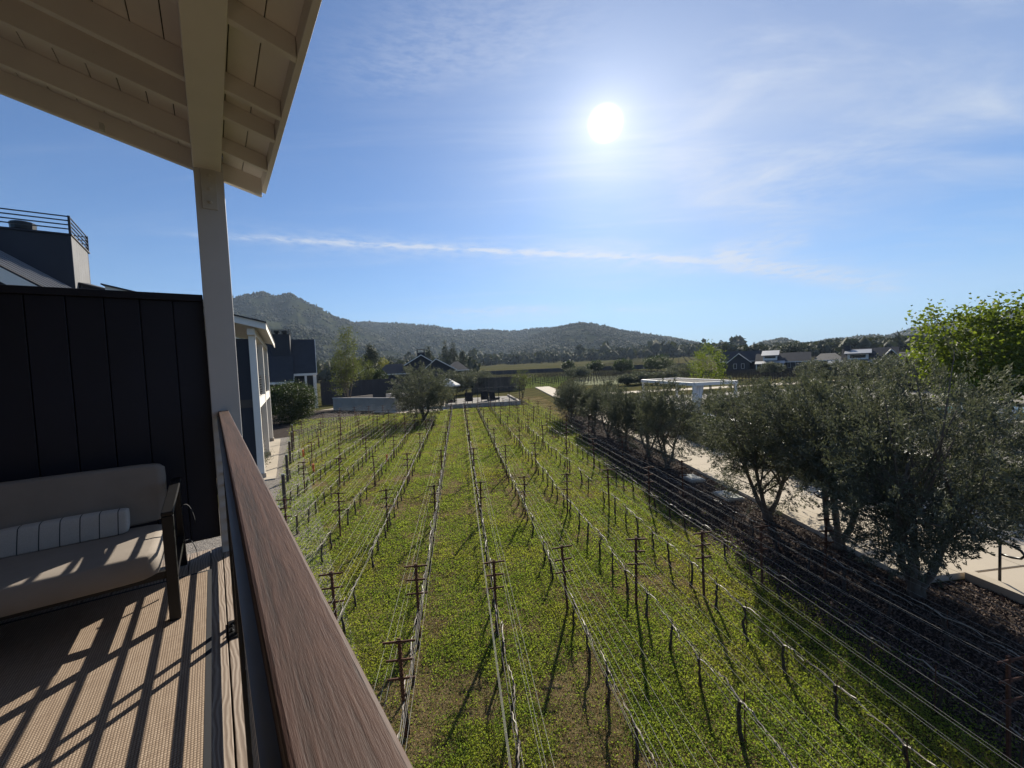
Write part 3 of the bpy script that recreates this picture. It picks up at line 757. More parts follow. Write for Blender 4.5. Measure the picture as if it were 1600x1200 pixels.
tag(b.build('distant_grapevines', 'vine_bark'), 'pruned grapevine trunks in the far part of the vine rows', 'grapevines', kind='stuff')
# small orange markers in the left rows
for i, (x, y) in enumerate(((474, 714), (490, 738), (605, 722))):
    p = atz(x, y, 0.0); q = MB(); q.lathe(p, [(.055, 0), (.055, .42), (.05, .44)], 10)
    o = q.build('vine_guard', 'orange_plastic', None); tag(o, 'small orange plastic vine guard tube standing in a left row', 'vine guard', 'orange vine guards')

# ---- grass: leaves and dry blades as one mass each
def turf_points(N, r, dmin=4.0, dmax=62.0):
    d = dmin * (dmax / dmin) ** r.random(N); a = np.radians(r.uniform(-52, 55, N)); P = np.stack([d * np.sin(a), d * np.cos(a)], 1)
    v = P @ VF.ua[:2]; n = P @ VF.ul[:2]
    edge = np.interp(v, [0, 8, 20, 30, 45], [6.5, 6.6, 7.2, 8.4, 9.6])
    ok = (n > left_limit(v) + r.normal(0, .12, N)) & (v < far_limit(n)) & (n < edge + r.normal(0, .45, N) * (1 + 0.6 * (r.random(N) < .12)))
    return P[ok], d[ok], n[ok]
def fbm(P, sc_, seed):
    """cheap smooth value noise"""
    r = np.random.default_rng(seed); g = r.random((64, 64)); q = P / sc_ + 100; i = np.floor(q).astype(int); f = q - i; f = f * f * (3 - 2 * f)
    a = g[i[:, 0] % 64, i[:, 1] % 64]; b_ = g[(i[:, 0] + 1) % 64, i[:, 1] % 64]; c = g[i[:, 0] % 64, (i[:, 1] + 1) % 64]; d = g[(i[:, 0] + 1) % 64, (i[:, 1] + 1) % 64]
    return (a * (1 - f[:, 0]) + b_ * f[:, 0]) * (1 - f[:, 1]) + (c * (1 - f[:, 0]) + d * f[:, 0]) * f[:, 1]
def rowdist(n): return np.abs((n + 0.97) / 1.475 - np.round((n + 0.97) / 1.475)) * 1.475
def patchy(P, n):
    t = 0.5 * fbm(P, 0.9, 1) + 0.3 * fbm(P, 0.28, 2) + 0.35 * fbm(P, 3.2, 3)
    d = np.hypot(P[:, 0], P[:, 1])
    return t - 0.10 * np.exp(-(rowdist(n) / 0.16) ** 2) - 0.22 * np.clip((10.5 - d) / 5, 0, 1) * np.clip((4.5 - n) / 3, 0, 1) + 0.08 * np.clip((n - 3) / 4, 0, 1)
r_ = np.random.default_rng(5)
P, d, n = turf_points(1000000, r_)
t = patchy(P, n); keep = r_.random(len(P)) < np.clip((t - 0.20) * 4.2, 0.14, 1)
P, d, t = P[keep], d[keep], t[keep]
size = 0.0225 * np.sqrt(np.maximum(d, 5) / 7.0)
z = np.abs(r_.normal(0, 1, len(P))) * 0.032 * (0.4 + t) + 0.006
v, f = leaves(np.column_stack([P, z]), size * 1.35, size * 0.85, r_, up=0.35)
o = meshobj('grass', npmesh('grass', v, f, 'grass_leaf')); tag(o, 'low clover and grass leaves covering the vineyard floor', 'grass', kind='stuff')
P, d, n = turf_points(420000, r_, dmax=45)
t = patchy(P, n); keep = r_.random(len(P)) < np.clip((0.62 - t) * 3.2, 0.06, 1); P, d = P[keep], d[keep]
size = 0.042 * np.sqrt(np.maximum(d, 5) / 7.0)
v, f = leaves(np.column_stack([P, np.abs(r_.normal(0, .012, len(P))) + 0.006]), size, size * 0.13, r_, up=0.1)
o = meshobj('dry_grass', npmesh('dry_grass', v, f, 'dry_blade')); tag(o, 'dry straw blades between the green turf', 'dry grass', kind='stuff')
# ------------------------------------------------------------------ trees and shrubs
def gp(x, r, y=575):
    d = ray(x, y); h = math.hypot(d[0], d[1]); return np.array([d[0] / h * r, d[1] / h * r, float(gz(r))])
def top_z(x, y, r): return float(atr(x, y, r)[2])
def blob_points(r, n, cen, rad3, shell=0.55, lump=0.25, flat=0.0):
    """cluster centres through a crown, denser near the outside, with an uneven outline"""
    d = r.normal(size=(n, 3)); d /= np.linalg.norm(d, axis=1, keepdims=True)
    dirs = r.normal(size=(9, 3)); dirs /= np.linalg.norm(dirs, axis=1, keepdims=True); amp = r.uniform(-1, 1, 9)
    out = 1 + lump * np.clip((np.maximum(d @ dirs.T, 0) ** 3 * amp).sum(1), -1, 1)
    k = shell + (1 - shell) * r.random(n) ** 0.6
    q = d * (k * out)[:, None] * np.array(rad3); q[:, 2] = np.where(q[:, 2] < 0, q[:, 2] * (1 - flat), q[:, 2])
    return np.array(cen) + q
def make_tree(name, label, cat, seed, h, crown_r, crown_lo, n_cl, per, L, W, leafm, barkm, group=None, stems=3, trunk_r=0.1, fork=0.25, cl_r=0.3, shell=0.5, lump=0.3, up=0.0, cone=0.0, spread=0.5, limbs=10, spray=0.0):
    r = np.random.default_rng(seed)
    t = thing(name, label, cat, (0, 0, 0), 0, group)
    rz = (h - crown_lo) / 2; cen = (0, 0, crown_lo + rz)
    cl = blob_points(r, n_cl, cen, (crown_r, crown_r, rz), shell, lump)
    if cone:
        q = np.clip((cl[:, 2] - crown_lo) / (h - crown_lo), 0, 1); s = (1 - q * cone); cl[:, 0] *= s; cl[:, 1] *= s
    cr = cl_r * r.uniform(0.6, 1.4, n_cl)
    P = np.repeat(cl, per, 0) + r.normal(size=(n_cl * per, 3)) * np.repeat(cr, per)[:, None] * np.array([1, 1, 0.8]) * 0.6
    al = None
    if spray:
        # leafy twigs fanning outwards from the limbs
        out = cl - np.array([0, 0, crown_lo + rz * 0.5]); out /= np.linalg.norm(out, axis=1, keepdims=True) + 1e-6
        tw = out + r.normal(size=(n_cl, 3)) * 0.55 + np.array([0, 0, 0.15]); tw /= np.linalg.norm(tw, axis=1, keepdims=True)
        ln = spray * r.uniform(0.6, 1.4, n_cl); q = r.random(n_cl * per) ** 0.8
        al = np.repeat(tw, per, 0); P = np.repeat(cl, per, 0) + al * (np.repeat(ln, per) * (q - 0.45))[:, None]
        P += np.clip(r.normal(size=P.shape), -1.8, 1.8) * (0.075 * (1.15 - q))[:, None] * (spray / 0.45); P[:, 2] -= 0.10 * spray * q * q
    P[:, 2] = np.maximum(P[:, 2], 0.05)
    v, f = leaves(P, L, W, r, up, al)
    o = meshobj('crown', npmesh(name + '_crown', v, f, leafm), t)
    b = MB()
    for s in range(stems):
        a = 2 * math.pi * s / stems + r.uniform(-.4, .4); fz = h * fork
        base = np.array([math.cos(a), math.sin(a), 0]) * trunk_r * (0.5 if stems > 1 else 0)
        top = np.array([math.cos(a) * crown_r * spread, math.sin(a) * crown_r * spread, cen[2] + rz * 0.25]) if stems > 1 else np.array([r.normal(0, .05), r.normal(0, .05), h * 0.9])
        mid = base * 0.6 + (top - base) * 0.25; mid[2] = fz
        pts = [base + (0, 0, -.1), base * .9 + (0, 0, fz * .35), mid, (mid + top) / 2 + r.normal(0, .06 * crown_r, 3), top]
        b.tube(pts, [trunk_r * 1.15, trunk_r * .85, trunk_r * .62, trunk_r * .38, trunk_r * .15], 8)
        for q in range(limbs):
            tgt = cl[r.integers(n_cl)]
            k = r.uniform(.3, .95); st = np.array(pts[2]) * (1 - k) + np.array(pts[3]) * k if k < .7 else np.array(pts[3])
            if tgt[2] < st[2] - .4: continue
            b.tube([st, (st + tgt) / 2 + r.normal(0, .05 * crown_r, 3), tgt], [trunk_r * .28, trunk_r * .17, trunk_r * .06], 5)
    b.build('trunk', barkm, t, smooth=True)
    freeze(t); return t
def place(root, first, loc, rotz, scale, label=None, jit=True):
    if first: o = root; o.location = loc; o.rotation_euler = (0, 0, rotz); o.scale = (scale,) * 3 if not hasattr(scale, '__len__') else scale
    else: o = copy_tree(root, loc, rotz, scale)
    if label: o['label'] = label
    return o
OLG = 'olive trees lining the concrete path'
ol = [make_tree('olive_tree', 'grey green olive tree beside the concrete path', 'olive tree', 100 + i, 4.0, 1.62, 0.90, 820, 62, 0.075, 0.021, 'olive_leaf', 'bark_olive', OLG, stems=3 + (i % 2), trunk_r=0.095, fork=0.13, cl_r=0.27, shell=0.30, lump=0.5, up=0.15, spray=0.48) for i in range(3)]
ol.append(make_tree('olive_tree', 'olive', 'olive tree', 117, 4.3, 1.72, 0.35, 1050, 62, 0.075, 0.021, 'olive_leaf', 'bark_olive', OLG, stems=4, trunk_r=0.11, fork=0.12, cl_r=0.28, shell=0.30, lump=0.5, up=0.15, spray=0.48))
specs = [(7.25, 9.15, 1.0, 3, 'big dark olive tree leaning over the path by the tubular handrail'),
         (9.40, 9.55, 1.12, 1, 'leaning pale trunked olive tree between the handrail tree and the upright one'),
         (11.55, 9.25, 1.14, 2, 'upright many stemmed olive tree just past the two pale utility lids'),
         (18.1, 9.45, 1.0, 0, 'olive tree at the edge of the path before the gap with the utility lids'),
         (20.9, 9.85, 0.9, 1, None), (22.6, 9.25, 0.88, 2, None), (27.0, 9.9, 0.92, 0, None), (29.6, 9.7, 0.9, 1, None), (34.6, 9.5, 0.9, 2, None), (37.5, 10.2, 0.85, 0, None)]
used = [False] * 4
for i, (v, n, s, k, lab) in enumerate(specs):
    place(ol[k], not used[k], VF(v, n), i * 1.7 + 0.6, (s, s, (1.06, 1.15, 1.03)[i] if i < 3 else s * 0.98), lab or 'olive tree standing farther along the row beside the concrete path'); used[k] = True
for i, (v, n, s) in enumerate(((12.6, 18.2, 0.85), (14.4, 17.0, 1.0), (17.4, 17.0, 1.02), (21.8, 17.2, 0.9), (25.4, 17.2, 0.75))):
    o = place(ol[i % 3], False, VF(v, n), i * 2.1, s, 'olive tree in the bed below the pool terrace wall'); o['group'] = 'olive trees below the pool terrace'
# big olive by the patio
t = make_tree('olive_tree', 'large olive tree standing alone between concrete planter and patio', 'olive tree', 130, 5.2, 3.2, 0.15, 760, 60, 0.13, 0.04, 'olive_leaf', 'bark_dark', None, stems=3, trunk_r=0.16, fork=0.18, cl_r=0.55, shell=0.25, lump=0.7, up=0.1, spray=0.9)
t.location = atz(663, 657)
t = make_tree('round_shrub', 'broad dark evergreen shrub beside the white columned porch', 'shrub', 131, 4.3, 2.5, 0.2, 360, 80, 0.15, 0.06, 'shrub_leaf', 'bark_dark', None, stems=4, trunk_r=0.08, cl_r=0.5, shell=0.5, lump=0.3)
t.location = atz(457, 660)
t = make_tree('porch_shrub', 'small grey green shrub at the foot of the white columned porch', 'shrub', 132, 2.6, 1.3, 0.1, 160, 70, 0.10, 0.035, 'olive_leaf', 'bark_dark', None, stems=3, trunk_r=0.05, cl_r=0.3)
t.location = atz(384, 742); t.scale = (.7, .7, .8)
yt = make_tree('young_tree', 'airy young tree with fresh pale green leaves rising behind the concrete planter', 'tree', 133, 11.2, 3.1, 1.6, 150, 44, 0.20, 0.09, 'young_leaf', 'bark_olive', None, stems=4, trunk_r=0.14, fork=0.14, cl_r=0.65, shell=0.3, lump=0.6, up=0.3, cone=0.55, spread=0.35)
yt.location = gp(541, 64)
def conifer(x, r, ytop, w, seed, label, group=None):
    h = top_z(x, ytop, r) - float(gz(r))
    t = make_tree('conifer', label, 'conifer', seed, h, w, h * 0.15, 150, 45, 0.4, 0.16, 'conifer_leaf', 'bark_dark', group, stems=1, trunk_r=0.22, cl_r=0.7, shell=0.4, lump=0.5, cone=0.75)
    t.location = gp(x, r)
conifer(580, 120, 533, 3.2, 140, 'dark pointed conifer standing behind the pale young tree')
for i, (x, r, y, w) in enumerate(((670, 190, 540, 4.0), (697, 210, 540, 4.2), (709, 215, 537, 4.0), (724, 230, 545, 3.6))):
    conifer(x, r, y, w, 141 + i, 'dark conifer rising behind the roofs of the low house', 'conifers behind the low house')
def bush(name, label, x, r, ytop, width, seed, leafm, group=None, lo=0.15, ln=0.2, n=150, per=45, cat='shrub', cone=0.0, dens=1.0, stems=3):
    h = max(top_z(x, ytop, r) - float(gz(r)), 1.0)
    t = make_tree(name, label, cat, seed, h, width / 2, h * lo, int(n * dens), per, ln, ln * 0.45, leafm, 'bark_dark', group, stems=stems, trunk_r=0.07, cl_r=width * 0.09, shell=0.45, lump=0.35, cone=cone)
    t.location = gp(x, r); return t
bush('yellow_tree', 'small yellow green tree beside the dark conifer', 598, 125, 556, 4.6, 150, 'yellow_leaf', lo=0.3, cat='tree')
bush('garden_shrub', 'leafy mid green shrub in front of the dark conifer', 574, 88, 566, 4.6, 151, 'young_leaf')
bush('garden_shrub', 'dense green shrub at the left end of the dark board wall', 592, 84, 572, 3.2, 152, 'shrub_leaf')
GS = 'olive shrubs behind the patio'
for i, (x, r, y, w) in enumerate(((706, 78, 580, 4.5), (726, 80, 582, 4.2), (742, 84, 577, 4.8), (757, 86, 581, 4.0))):
    bush('olive_shrub', 'grey green olive shrub behind the patio umbrella', x, r, y, w, 160 + i, 'olive_leaf', GS)
bush('sparse_tree', 'thin leafed small tree at the corner of the patio fence', 815, 64, 577, 3.6, 170, 'young_leaf', lo=0.3, n=60, per=40, ln=0.13, cat='tree')
bush('round_bush', 'round grey green bush at the near edge of the pale vine field', 905, 126, 573, 7.0, 171, 'olive_leaf', ln=0.3)
FB = 'dark bushes along the long dark fence'
for i, (x, r, y, w) in enumerate(((888, 190, 566, 6.5), (930, 185, 565, 8), (974, 178, 563, 8.5), (1027, 180, 558, 11.0))):
    bush('dark_bush', 'dark rounded bush in front of the long dark fence', x, r, y, w, 172 + i, 'shrub_leaf', FB, ln=0.45)
RB = 'grey green bushes in the pool garden'
for i, (x, r, y, w) in enumerate(((1065, 105, 568, 7), (1000, 92, 583, 5), (1020, 90, 582, 5), (1040, 88, 580, 5), (980, 88, 586, 4))):
    bush('grey_bush', 'grey green bush growing beyond the pergola', x, r, y, w, 180 + i, 'olive_leaf', RB, ln=0.24)
HB = 'olive bushes in front of the row of houses'
for i, (x, r, y, w) in enumerate(((1205, 118, 565, 5.5), (1272, 105, 561, 6.0), (1290, 92, 566, 4.0), (1325, 96, 562, 6), (1345, 80, 566, 5.5), (1380, 74, 560, 6.5), (1405, 66, 563, 6), (1432, 60, 566, 4.5))):
    bush('house_bush', 'rounded olive bush standing in front of the row of dark houses', x, r, y, w, 190 + i, 'olive_leaf', HB, ln=0.24, lo=0.1)
bush('fresh_tree', 'small tree with bright yellow green leaves behind the white pergola', 1110, 72, 538, 7.0, 200, 'maple_leaf', lo=0.12, ln=0.24, n=110, per=30, cat='tree', cone=0.45)
mt = make_tree('maple_tree', 'large spreading tree with fresh bright green leaves beside the pool', 'tree', 201, 7.6, 4.5, 0.6, 330, 66, 0.25, 0.19, 'maple_leaf', 'bark_dark', None, stems=4, trunk_r=0.2, fork=0.15, cl_r=0.75, shell=0.3, lump=0.75, up=0.1)
mt.location = gp(1565, 46)
# ------------------------------------------------------------------ path, planting bed and pool terrace on the right
def path_n(v): return 9.62 + 0.087 * (v - 9)
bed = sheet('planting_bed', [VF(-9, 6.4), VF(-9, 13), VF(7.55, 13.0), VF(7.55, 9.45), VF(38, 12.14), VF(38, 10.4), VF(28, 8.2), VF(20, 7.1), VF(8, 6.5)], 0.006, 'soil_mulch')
r_ = np.random.default_rng(21); N = 60000
v_ = 3 + 37 * r_.random(N) ** 1.6; b0 = np.interp(v_, [3, 8, 20, 30, 40], [6.6, 6.7, 7.4, 8.4, 10.2]); n_ = b0 + r_.random(N) * (path_n(v_) - b0 - 0.02); n_ = np.where(v_ < 7.5, 6.6 + r_.random(N) * 4.1, n_)
P = np.array([VF(a, b_) for a, b_ in zip(v_, n_)]); P[:, 2] = 0.015 + 0.02 * r_.random(N)
v, f = leaves(P, 0.065, 0.028, r_, 0.0); v[:, 2] = np.maximum(v[:, 2], 0.008)
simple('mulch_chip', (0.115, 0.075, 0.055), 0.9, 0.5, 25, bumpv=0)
o = meshobj('mulch_chips', npmesh('mulch_chips', v, f, 'mulch_chip')); tag(o, 'brown bark mulch chips under the olive trees', 'mulch', kind='stuff')
pa = struct(bpy.data.objects.new('path', None)); col.objects.link(pa); WORLD['path'] = Matrix.Identity(4)
v = 7.6; pz = 0.13
while v < 90:
    L = 1.45; PW = 3.2 if v > 13.2 else 5.6
    for k in range(2):
        a0, a1 = k * PW / 2 + (0.004 if k else 0), (k + 1) * PW / 2 - 0.004
        q = [VF(v, path_n(v) + a0), VF(v, path_n(v) + a1), VF(v + L, path_n(v + L) + a1), VF(v + L, path_n(v + L) + a0)]
        b = MB(); b.hexa([p + (0, 0, -.05) for p in q] + [p + (0, 0, pz + rng.normal(0, .0012)) for p in q]); b.build('slab', 'paving', pa, bevel=0.006 if v < 30 else 0)
    v += L + 0.011
# apron of paving between the path and the terrace wall, near the steps
ap = struct(bpy.data.objects.new('pavement', None)); col.objects.link(ap); WORLD['pavement'] = Matrix.Identity(4)
for i in range(5):
    for j in range(5):
        MB().fbox(VF, 0.24 + i * 1.46, 0.24 + i * 1.46 + 1.45, 10.95 + j * 1.46, 10.95 + j * 1.46 + 1.45, -.02, 0.13).build('slab', 'paving', ap, bevel=0.006)
kw = thing('kerb_wall', 'low tan concrete kerb wall where the path widens by the handrail', 'kerb', VF(4.0, 10.85), VF.rot)
MB().fbox(VF, 0.2, 7.52, 10.70, 10.945, -0.3, 0.19).build('wall', 'paving', kw, bevel=0.01)
# handrail
hr = thing('path_handrail', 'dark tubular metal handrail with a rounded looped end on the path', 'handrail', VF(8.4, 11.0, 0.13), VF.rot)
def hp(x, y, n): return VF.onside(x, y, n)
A = atz(1562, 911, 0.13); av, an, _ = VF.inv(A)
Bv, Bn = 10.6, an - 0.55
def H(t, z): return VF(av + (Bv - av) * t, an + (Bn - an) * t, 0.13 + z)
MB().tube([H(0, 0), H(0, 0.88)], 0.024, 10).build('post', 'black_metal', hr, smooth=True)
MB().tube([H(1, 0), H(1, 0.86)], 0.024, 10).build('post', 'black_metal', hr, smooth=True)
pts = [H(0.0, 0.62), H(-0.05, 0.62), H(-0.085, 0.65), H(-0.10, 0.73), H(-0.085, 0.81), H(-0.05, 0.86), H(0.0, 0.89), H(0.25, 0.95), H(0.32, 0.96), H(0.6, 0.94), H(1.0, 0.88), H(1.08, .86), H(1.12, .78), H(1.08, .70), H(1.0, .68)]
MB().tube(pts, 0.024, 10).build('rail', 'black_metal', hr, smooth=True)
MB().tube([H(0.02, 0.56), H(0.25, 0.62), H(0.32, 0.63), H(0.6, 0.60), H(0.98, 0.52)], 0.012, 8).build('lower_rail', 'black_metal', hr, smooth=True)
# utility lids in the bed
for i, (x, y, w, l, m, lab) in enumerate(((1082, 745, 0.55, 0.85, 'lid_plastic', 'pale rectangular utility box lid nearer the long row of olive trees'), (1138, 772, 0.55, 0.85, 'lid_plastic', 'pale rectangular utility box lid beside the small square one'), (1178, 774, 0.35, 0.35, 'lid_plastic', 'small square pale utility lid in the mulch'))):
    p = atz(x, y, 0.12); vv, nn, _ = VF.inv(p)
    u = thing('utility_lid', lab, 'lid', VF(vv, nn, 0), VF.rot)
    MB().fbox(VF, vv - l / 2 - .04, vv + l / 2 + .04, nn - w / 2 - .04, nn + w / 2 + .04, 0.0, 0.095).build('rim', 'concrete_grey', u, bevel=0.004)
    MB().fbox(VF, vv - l / 2, vv + l / 2, nn - w / 2, nn + w / 2, 0.0955, 0.12).build('cover', m, u, bevel=0.006)
for x, y, lab in ((1270, 822, 'round green valve lid in the mulch under an olive tree'), (1400, 880, 'round pale green valve lid beside the big dark olive tree')):
    p = atz(x, y, 0.05); u = thing('valve_lid', lab, 'lid', (p[0], p[1], 0))
    MB().lathe((p[0], p[1], 0), [(.15, 0), (.15, .05), (.14, .06)], 16).build('rim', 'concrete_grey', u); MB().lathe((p[0], p[1], .0605), [(.13, 0), (.13, .015)], 16).build('cover', 'lid_green', u)
# terrace
TZ = 0.75; TN0, TN1, TV0, TV1 = 18.2, 52.0, 8.0, 46.0
hedge_strip = sheet('lawn', [VF(13.4, 13.25), VF(13.4, 18.0), VF(60, 18.0), VF(60, 17.3)], 0.004, 'turf')
te = struct(bpy.data.objects.new('terrace', None)); col.objects.link(te); WORLD['terrace'] = Matrix.Identity(4)
MB().fbox(VF, TV0, TV1, TN0, TN1, -0.2, TZ - 0.06).build('terrace_base', 'concrete_grey', te)
POOL = (12.5, 26.0, 32.2, 38.2)
for i in range(19):
    for j in range(17):
        a0, l0 = TV0 + i * 2.0, TN0 + 0.30 + j * 2.0
        if a0 > POOL[0] - 2 and a0 < POOL[1] and l0 > POOL[2] - 2 and l0 < POOL[3]: continue
        MB().fbox(VF, a0, a0 + 1.992, l0, l0 + 1.992, TZ - 0.059, TZ + rng.normal(0, .001)).build('slab', 'terrace_stone', te)
MB().fbox(VF, POOL[0] - .5, POOL[1] + .5, POOL[2] - .5, POOL[3] + .5, TZ - 0.058, TZ - 0.03).build('pool_surround', 'terrace_stone', te)
wt = MB().fbox(VF, POOL[0], POOL[1], POOL[2], POOL[3], TZ - 0.029, TZ - 0.02).build('water', 'pool_water'); struct(wt)
wc = thing('terrace_wall', 'low retaining wall of the pool terrace with a pale stone cap', 'wall', VF(30, TN0), VF.rot)
MB().fbox(VF, TV0, TV1, TN0 - 0.24, TN0 - 0.002, -0.1, TZ + 0.02).build('wall', 'concrete_grey', wc)
MB().fbox(VF, TV0, TV1, TN0 - 0.30, TN0 + 0.28, TZ + 0.021, TZ + 0.09).build('cap', 'white_trim', wc)
# pergola: flat white roof on square posts
PF = Frame(-7.29)
g0, nL = 31.3, 18.75
nR = VF.inv(VF.onplane(1152, 600, g0))[1]; g1 = VF.inv(VF.onside(1003, 597, nL))[0]
pg = thing('pergola', 'white flat roofed pool pergola on square posts', 'pergola', VF((g0 + g1) / 2, (nL + nR) / 2, TZ), VF.rot)
PZ = 2.83
for a, l in ((g0 + .1, nL + .1), (g0 + .1, nR - .1), (g1 - .1, nL + .1), (g1 - .1, nR - .1)):
    MB().fbox(VF, a - .09, a + .09, l - .09, l + .09, TZ, PZ).build('post', 'white_trim', pg)
for l in (nL, nR): MB().fbox(VF, g0, g1, l - .1, l + .1, PZ + .001, PZ + .26).build('side_beam', 'white_trim', pg)
for a in (g0, g1): MB().fbox(VF, a - .1, a + .1, nL + .101, nR - .101, PZ + .001, PZ + .26).build('end_beam', 'white_trim', pg)
for i in range(24):
    a = g0 + .25 + i * (g1 - g0 - .5) / 23; MB().fbox(VF, a - .11, a + .11, nL + .101, nR - .101, PZ + .15, PZ + .19).build('louvre', 'terrace_stone', pg)
sp_ = VF.inv(atz(1100, 640, TZ))
cu = thing('pergola_curtain', 'pale leaning curtain panel hanging inside the pergola', 'curtain', VF(g0 + .6, sp_[1], TZ), VF.rot)
b = MB(); pts0 = []; NS = 16
for i in range(NS + 1):
    q = i / NS; l = nL + 0.30 + q * 0.85; wv = 0.05 * math.sin(q * 22); pts0.append((l, wv))
lo = [VF(g0 + .55 + w, l - 0.25, TZ + .03) for l, w in pts0]; hi = [VF(g0 + .55 + w, l + 0.1, PZ - .01) for l, w in pts0]
b.add(lo + hi, [(i, i + 1, NS + 2 + i, NS + 1 + i) for i in range(NS)])
o = b.build('cloth', 'fabric_white', cu, smooth=True); sm = o.modifiers.new('s', 'SOLIDIFY'); sm.thickness = 0.02
# loungers
def lounger(v, n, rot, lab, m='fabric_dark'):
    F = Frame(math.degrees(rot), VF(v, n, 0)); t = thing('sun_lounger', lab, 'sun lounger', VF(v, n, TZ), F.rot, 'sun loungers on the pool terrace')
    MB().fbox(F, -.95, .35, -.33, .33, TZ + .24, TZ + .30).build('frame', 'black_metal', t)
    MB().fbox(F, -.95, .30, -.30, .30, TZ + .301, TZ + .40).build('cushion', m, t, bevel=.03)
    b = MB().hexa([F(.32, -.30, TZ + .30), F(.32, .30, TZ + .30), F(.44, .30, TZ + .30), F(.44, -.30, TZ + .30), F(.66, -.30, TZ + .98), F(.66, .30, TZ + .98), F(.76, .30, TZ + .96), F(.76, -.30, TZ + .96)])
    b.build('backrest', m, t, bevel=.03)
    for a, l in ((-.9, -.28), (-.9, .28), (.3, -.28), (.3, .28)): MB().fbox(F, a - .025, a + .025, l - .025, l + .025, TZ, TZ + .239).build('leg', 'black_metal', t)
    return t
for i in range(3): lounger(33.6, nL + 2.2 + i * 1.5, rad(80), 'dark cushioned sun lounger in the shade of the white pergola')
for i in range(5): lounger(25.5 - i * 1.9, 27.4, rad(80), 'pale cushioned sun lounger in line along the pool edge', 'fabric_white')
for i in range(4): lounger(28.5 + i * 1.8, 27.6, rad(82), 'pale cushioned sun lounger in line before the pergola', 'fabric_white')
# a low side table beside the curtain
st_ = thing('side_table', 'small dark side table beside the pergola curtain', 'table', VF(31.9, nL + 1.75, TZ), VF.rot)
MB().fbox(VF, 31.6, 32.2, nL + 1.4, nL + 2.1, TZ + .42, TZ + .47).build('top', 'black_metal', st_)
for a, l in ((31.65, nL + 1.45), (31.65, nL + 2.05), (32.15, nL + 1.45), (32.15, nL + 2.05)): MB().fbox(VF, a - .02, a + .02, l - .02, l + .02, TZ, TZ + .419).build('leg', 'black_metal', st_)
# fence behind the terrace
fn = thing('pool_fence', 'slender dark metal fence at the far side of the pool terrace', 'fence', VF(45.1, 36, TZ), VF.rot)
for i in range(22): MB().fbox(VF, 45.07, 45.13, 22 + i * 1.4, 22.05 + i * 1.4, TZ, TZ + 1.5).build('post', 'black_metal', fn)
MB().fbox(VF, 45.08, 45.12, 22, 51.5, TZ + 1.46, TZ + 1.5).build('rail', 'black_metal', fn)
rw = sheet('road', [VF(62, 16), VF(62, 95), VF(66, 95), VF(66, 16)], 0.004, 'paving')

# clipped shrubs between the path and the terrace wall
r_ = np.random.default_rng(77)
for i in range(16):
    v = 14.6 + i * 2.1; nn = path_n(v) + 3.9 + r_.normal(0, .15)
    t = make_tree('border_shrub', 'low dark border shrub between the path and the pool terrace wall', 'shrub', 700 + i % 3, 1.5, 1.15, 0.05, 120, 60, 0.11, 0.045, 'shrub_leaf' if i % 3 else 'olive_leaf', 'bark_dark', 'border shrubs beside the path', stems=3, trunk_r=0.03, cl_r=0.3, limbs=3) if i < 3 else copy_tree(BS[i % 3], (0, 0, 0))
    if i == 0: BS = []
    if i < 3: BS.append(t)
    t.location = VF(v, nn); t.rotation_euler = (0, 0, i * 1.3); t.scale = (1.1, 1.1, 0.8 + .3 * r_.random())

def hedge(name, label, pts, w, h, seed):
    """clipped hedge along a line of (v, n) points"""
    r = np.random.default_rng(seed); P = []
    for (v0, n0), (v1, n1) in zip(pts[:-1], pts[1:]):
        L_ = math.hypot(v1 - v0, n1 - n0); m = int(L_ * 2600); q = r.random(m); k = r.integers(0, 3, m)
        x = np.where(k == 0, r.choice([-1, 1], m), r.uniform(-1, 1, m)) * w / 2 + r.normal(0, .05, m); z = np.where(k == 1, h, r.uniform(.05, h, m)) + r.normal(0, .05, m)
        P.append(np.array([VF(v0 + (v1 - v0) * a, n0 + (n1 - n0) * a + b_, max(c, .03)) for a, b_, c in zip(q, x, z)]))
    P = np.concatenate(P); t = thing(name, label, 'hedge', VF(*pts[0]), 0); base = np.array(WORLD[t.name].translation)
    v, f = leaves(P - base, 0.085, 0.045, r); meshobj('foliage', npmesh('hedge_foliage', v, f, 'shrub_leaf'), t)
    for (v0, n0), (v1, n1) in zip(pts[:-1], pts[1:]):
        a = VF(v0, n0); b_ = VF(v1, n1); d = (b_ - a) / np.linalg.norm(b_ - a); s_ = np.array([d[1], -d[0], 0]) * (w / 2 - .12)
        MB().hexa([a - s_, a + s_, b_ + s_, b_ - s_] + [p + (0, 0, h - .12) for p in (a - s_, a + s_, b_ + s_, b_ - s_)]).build('inner_branches', 'bark_dark', t)
hedge('clipped_hedge', 'dark clipped hedge along the far side of the wide path end', [(1.0, 17.4), (13.0, 17.2)], 1.2, 1.15, 801)
hedge('clipped_hedge', 'long dark clipped hedge edging the narrow path below the terrace', [(13.6, 14.0), (30.0, 15.4), (46.0, 16.8)], 1.1, 1.05, 802)
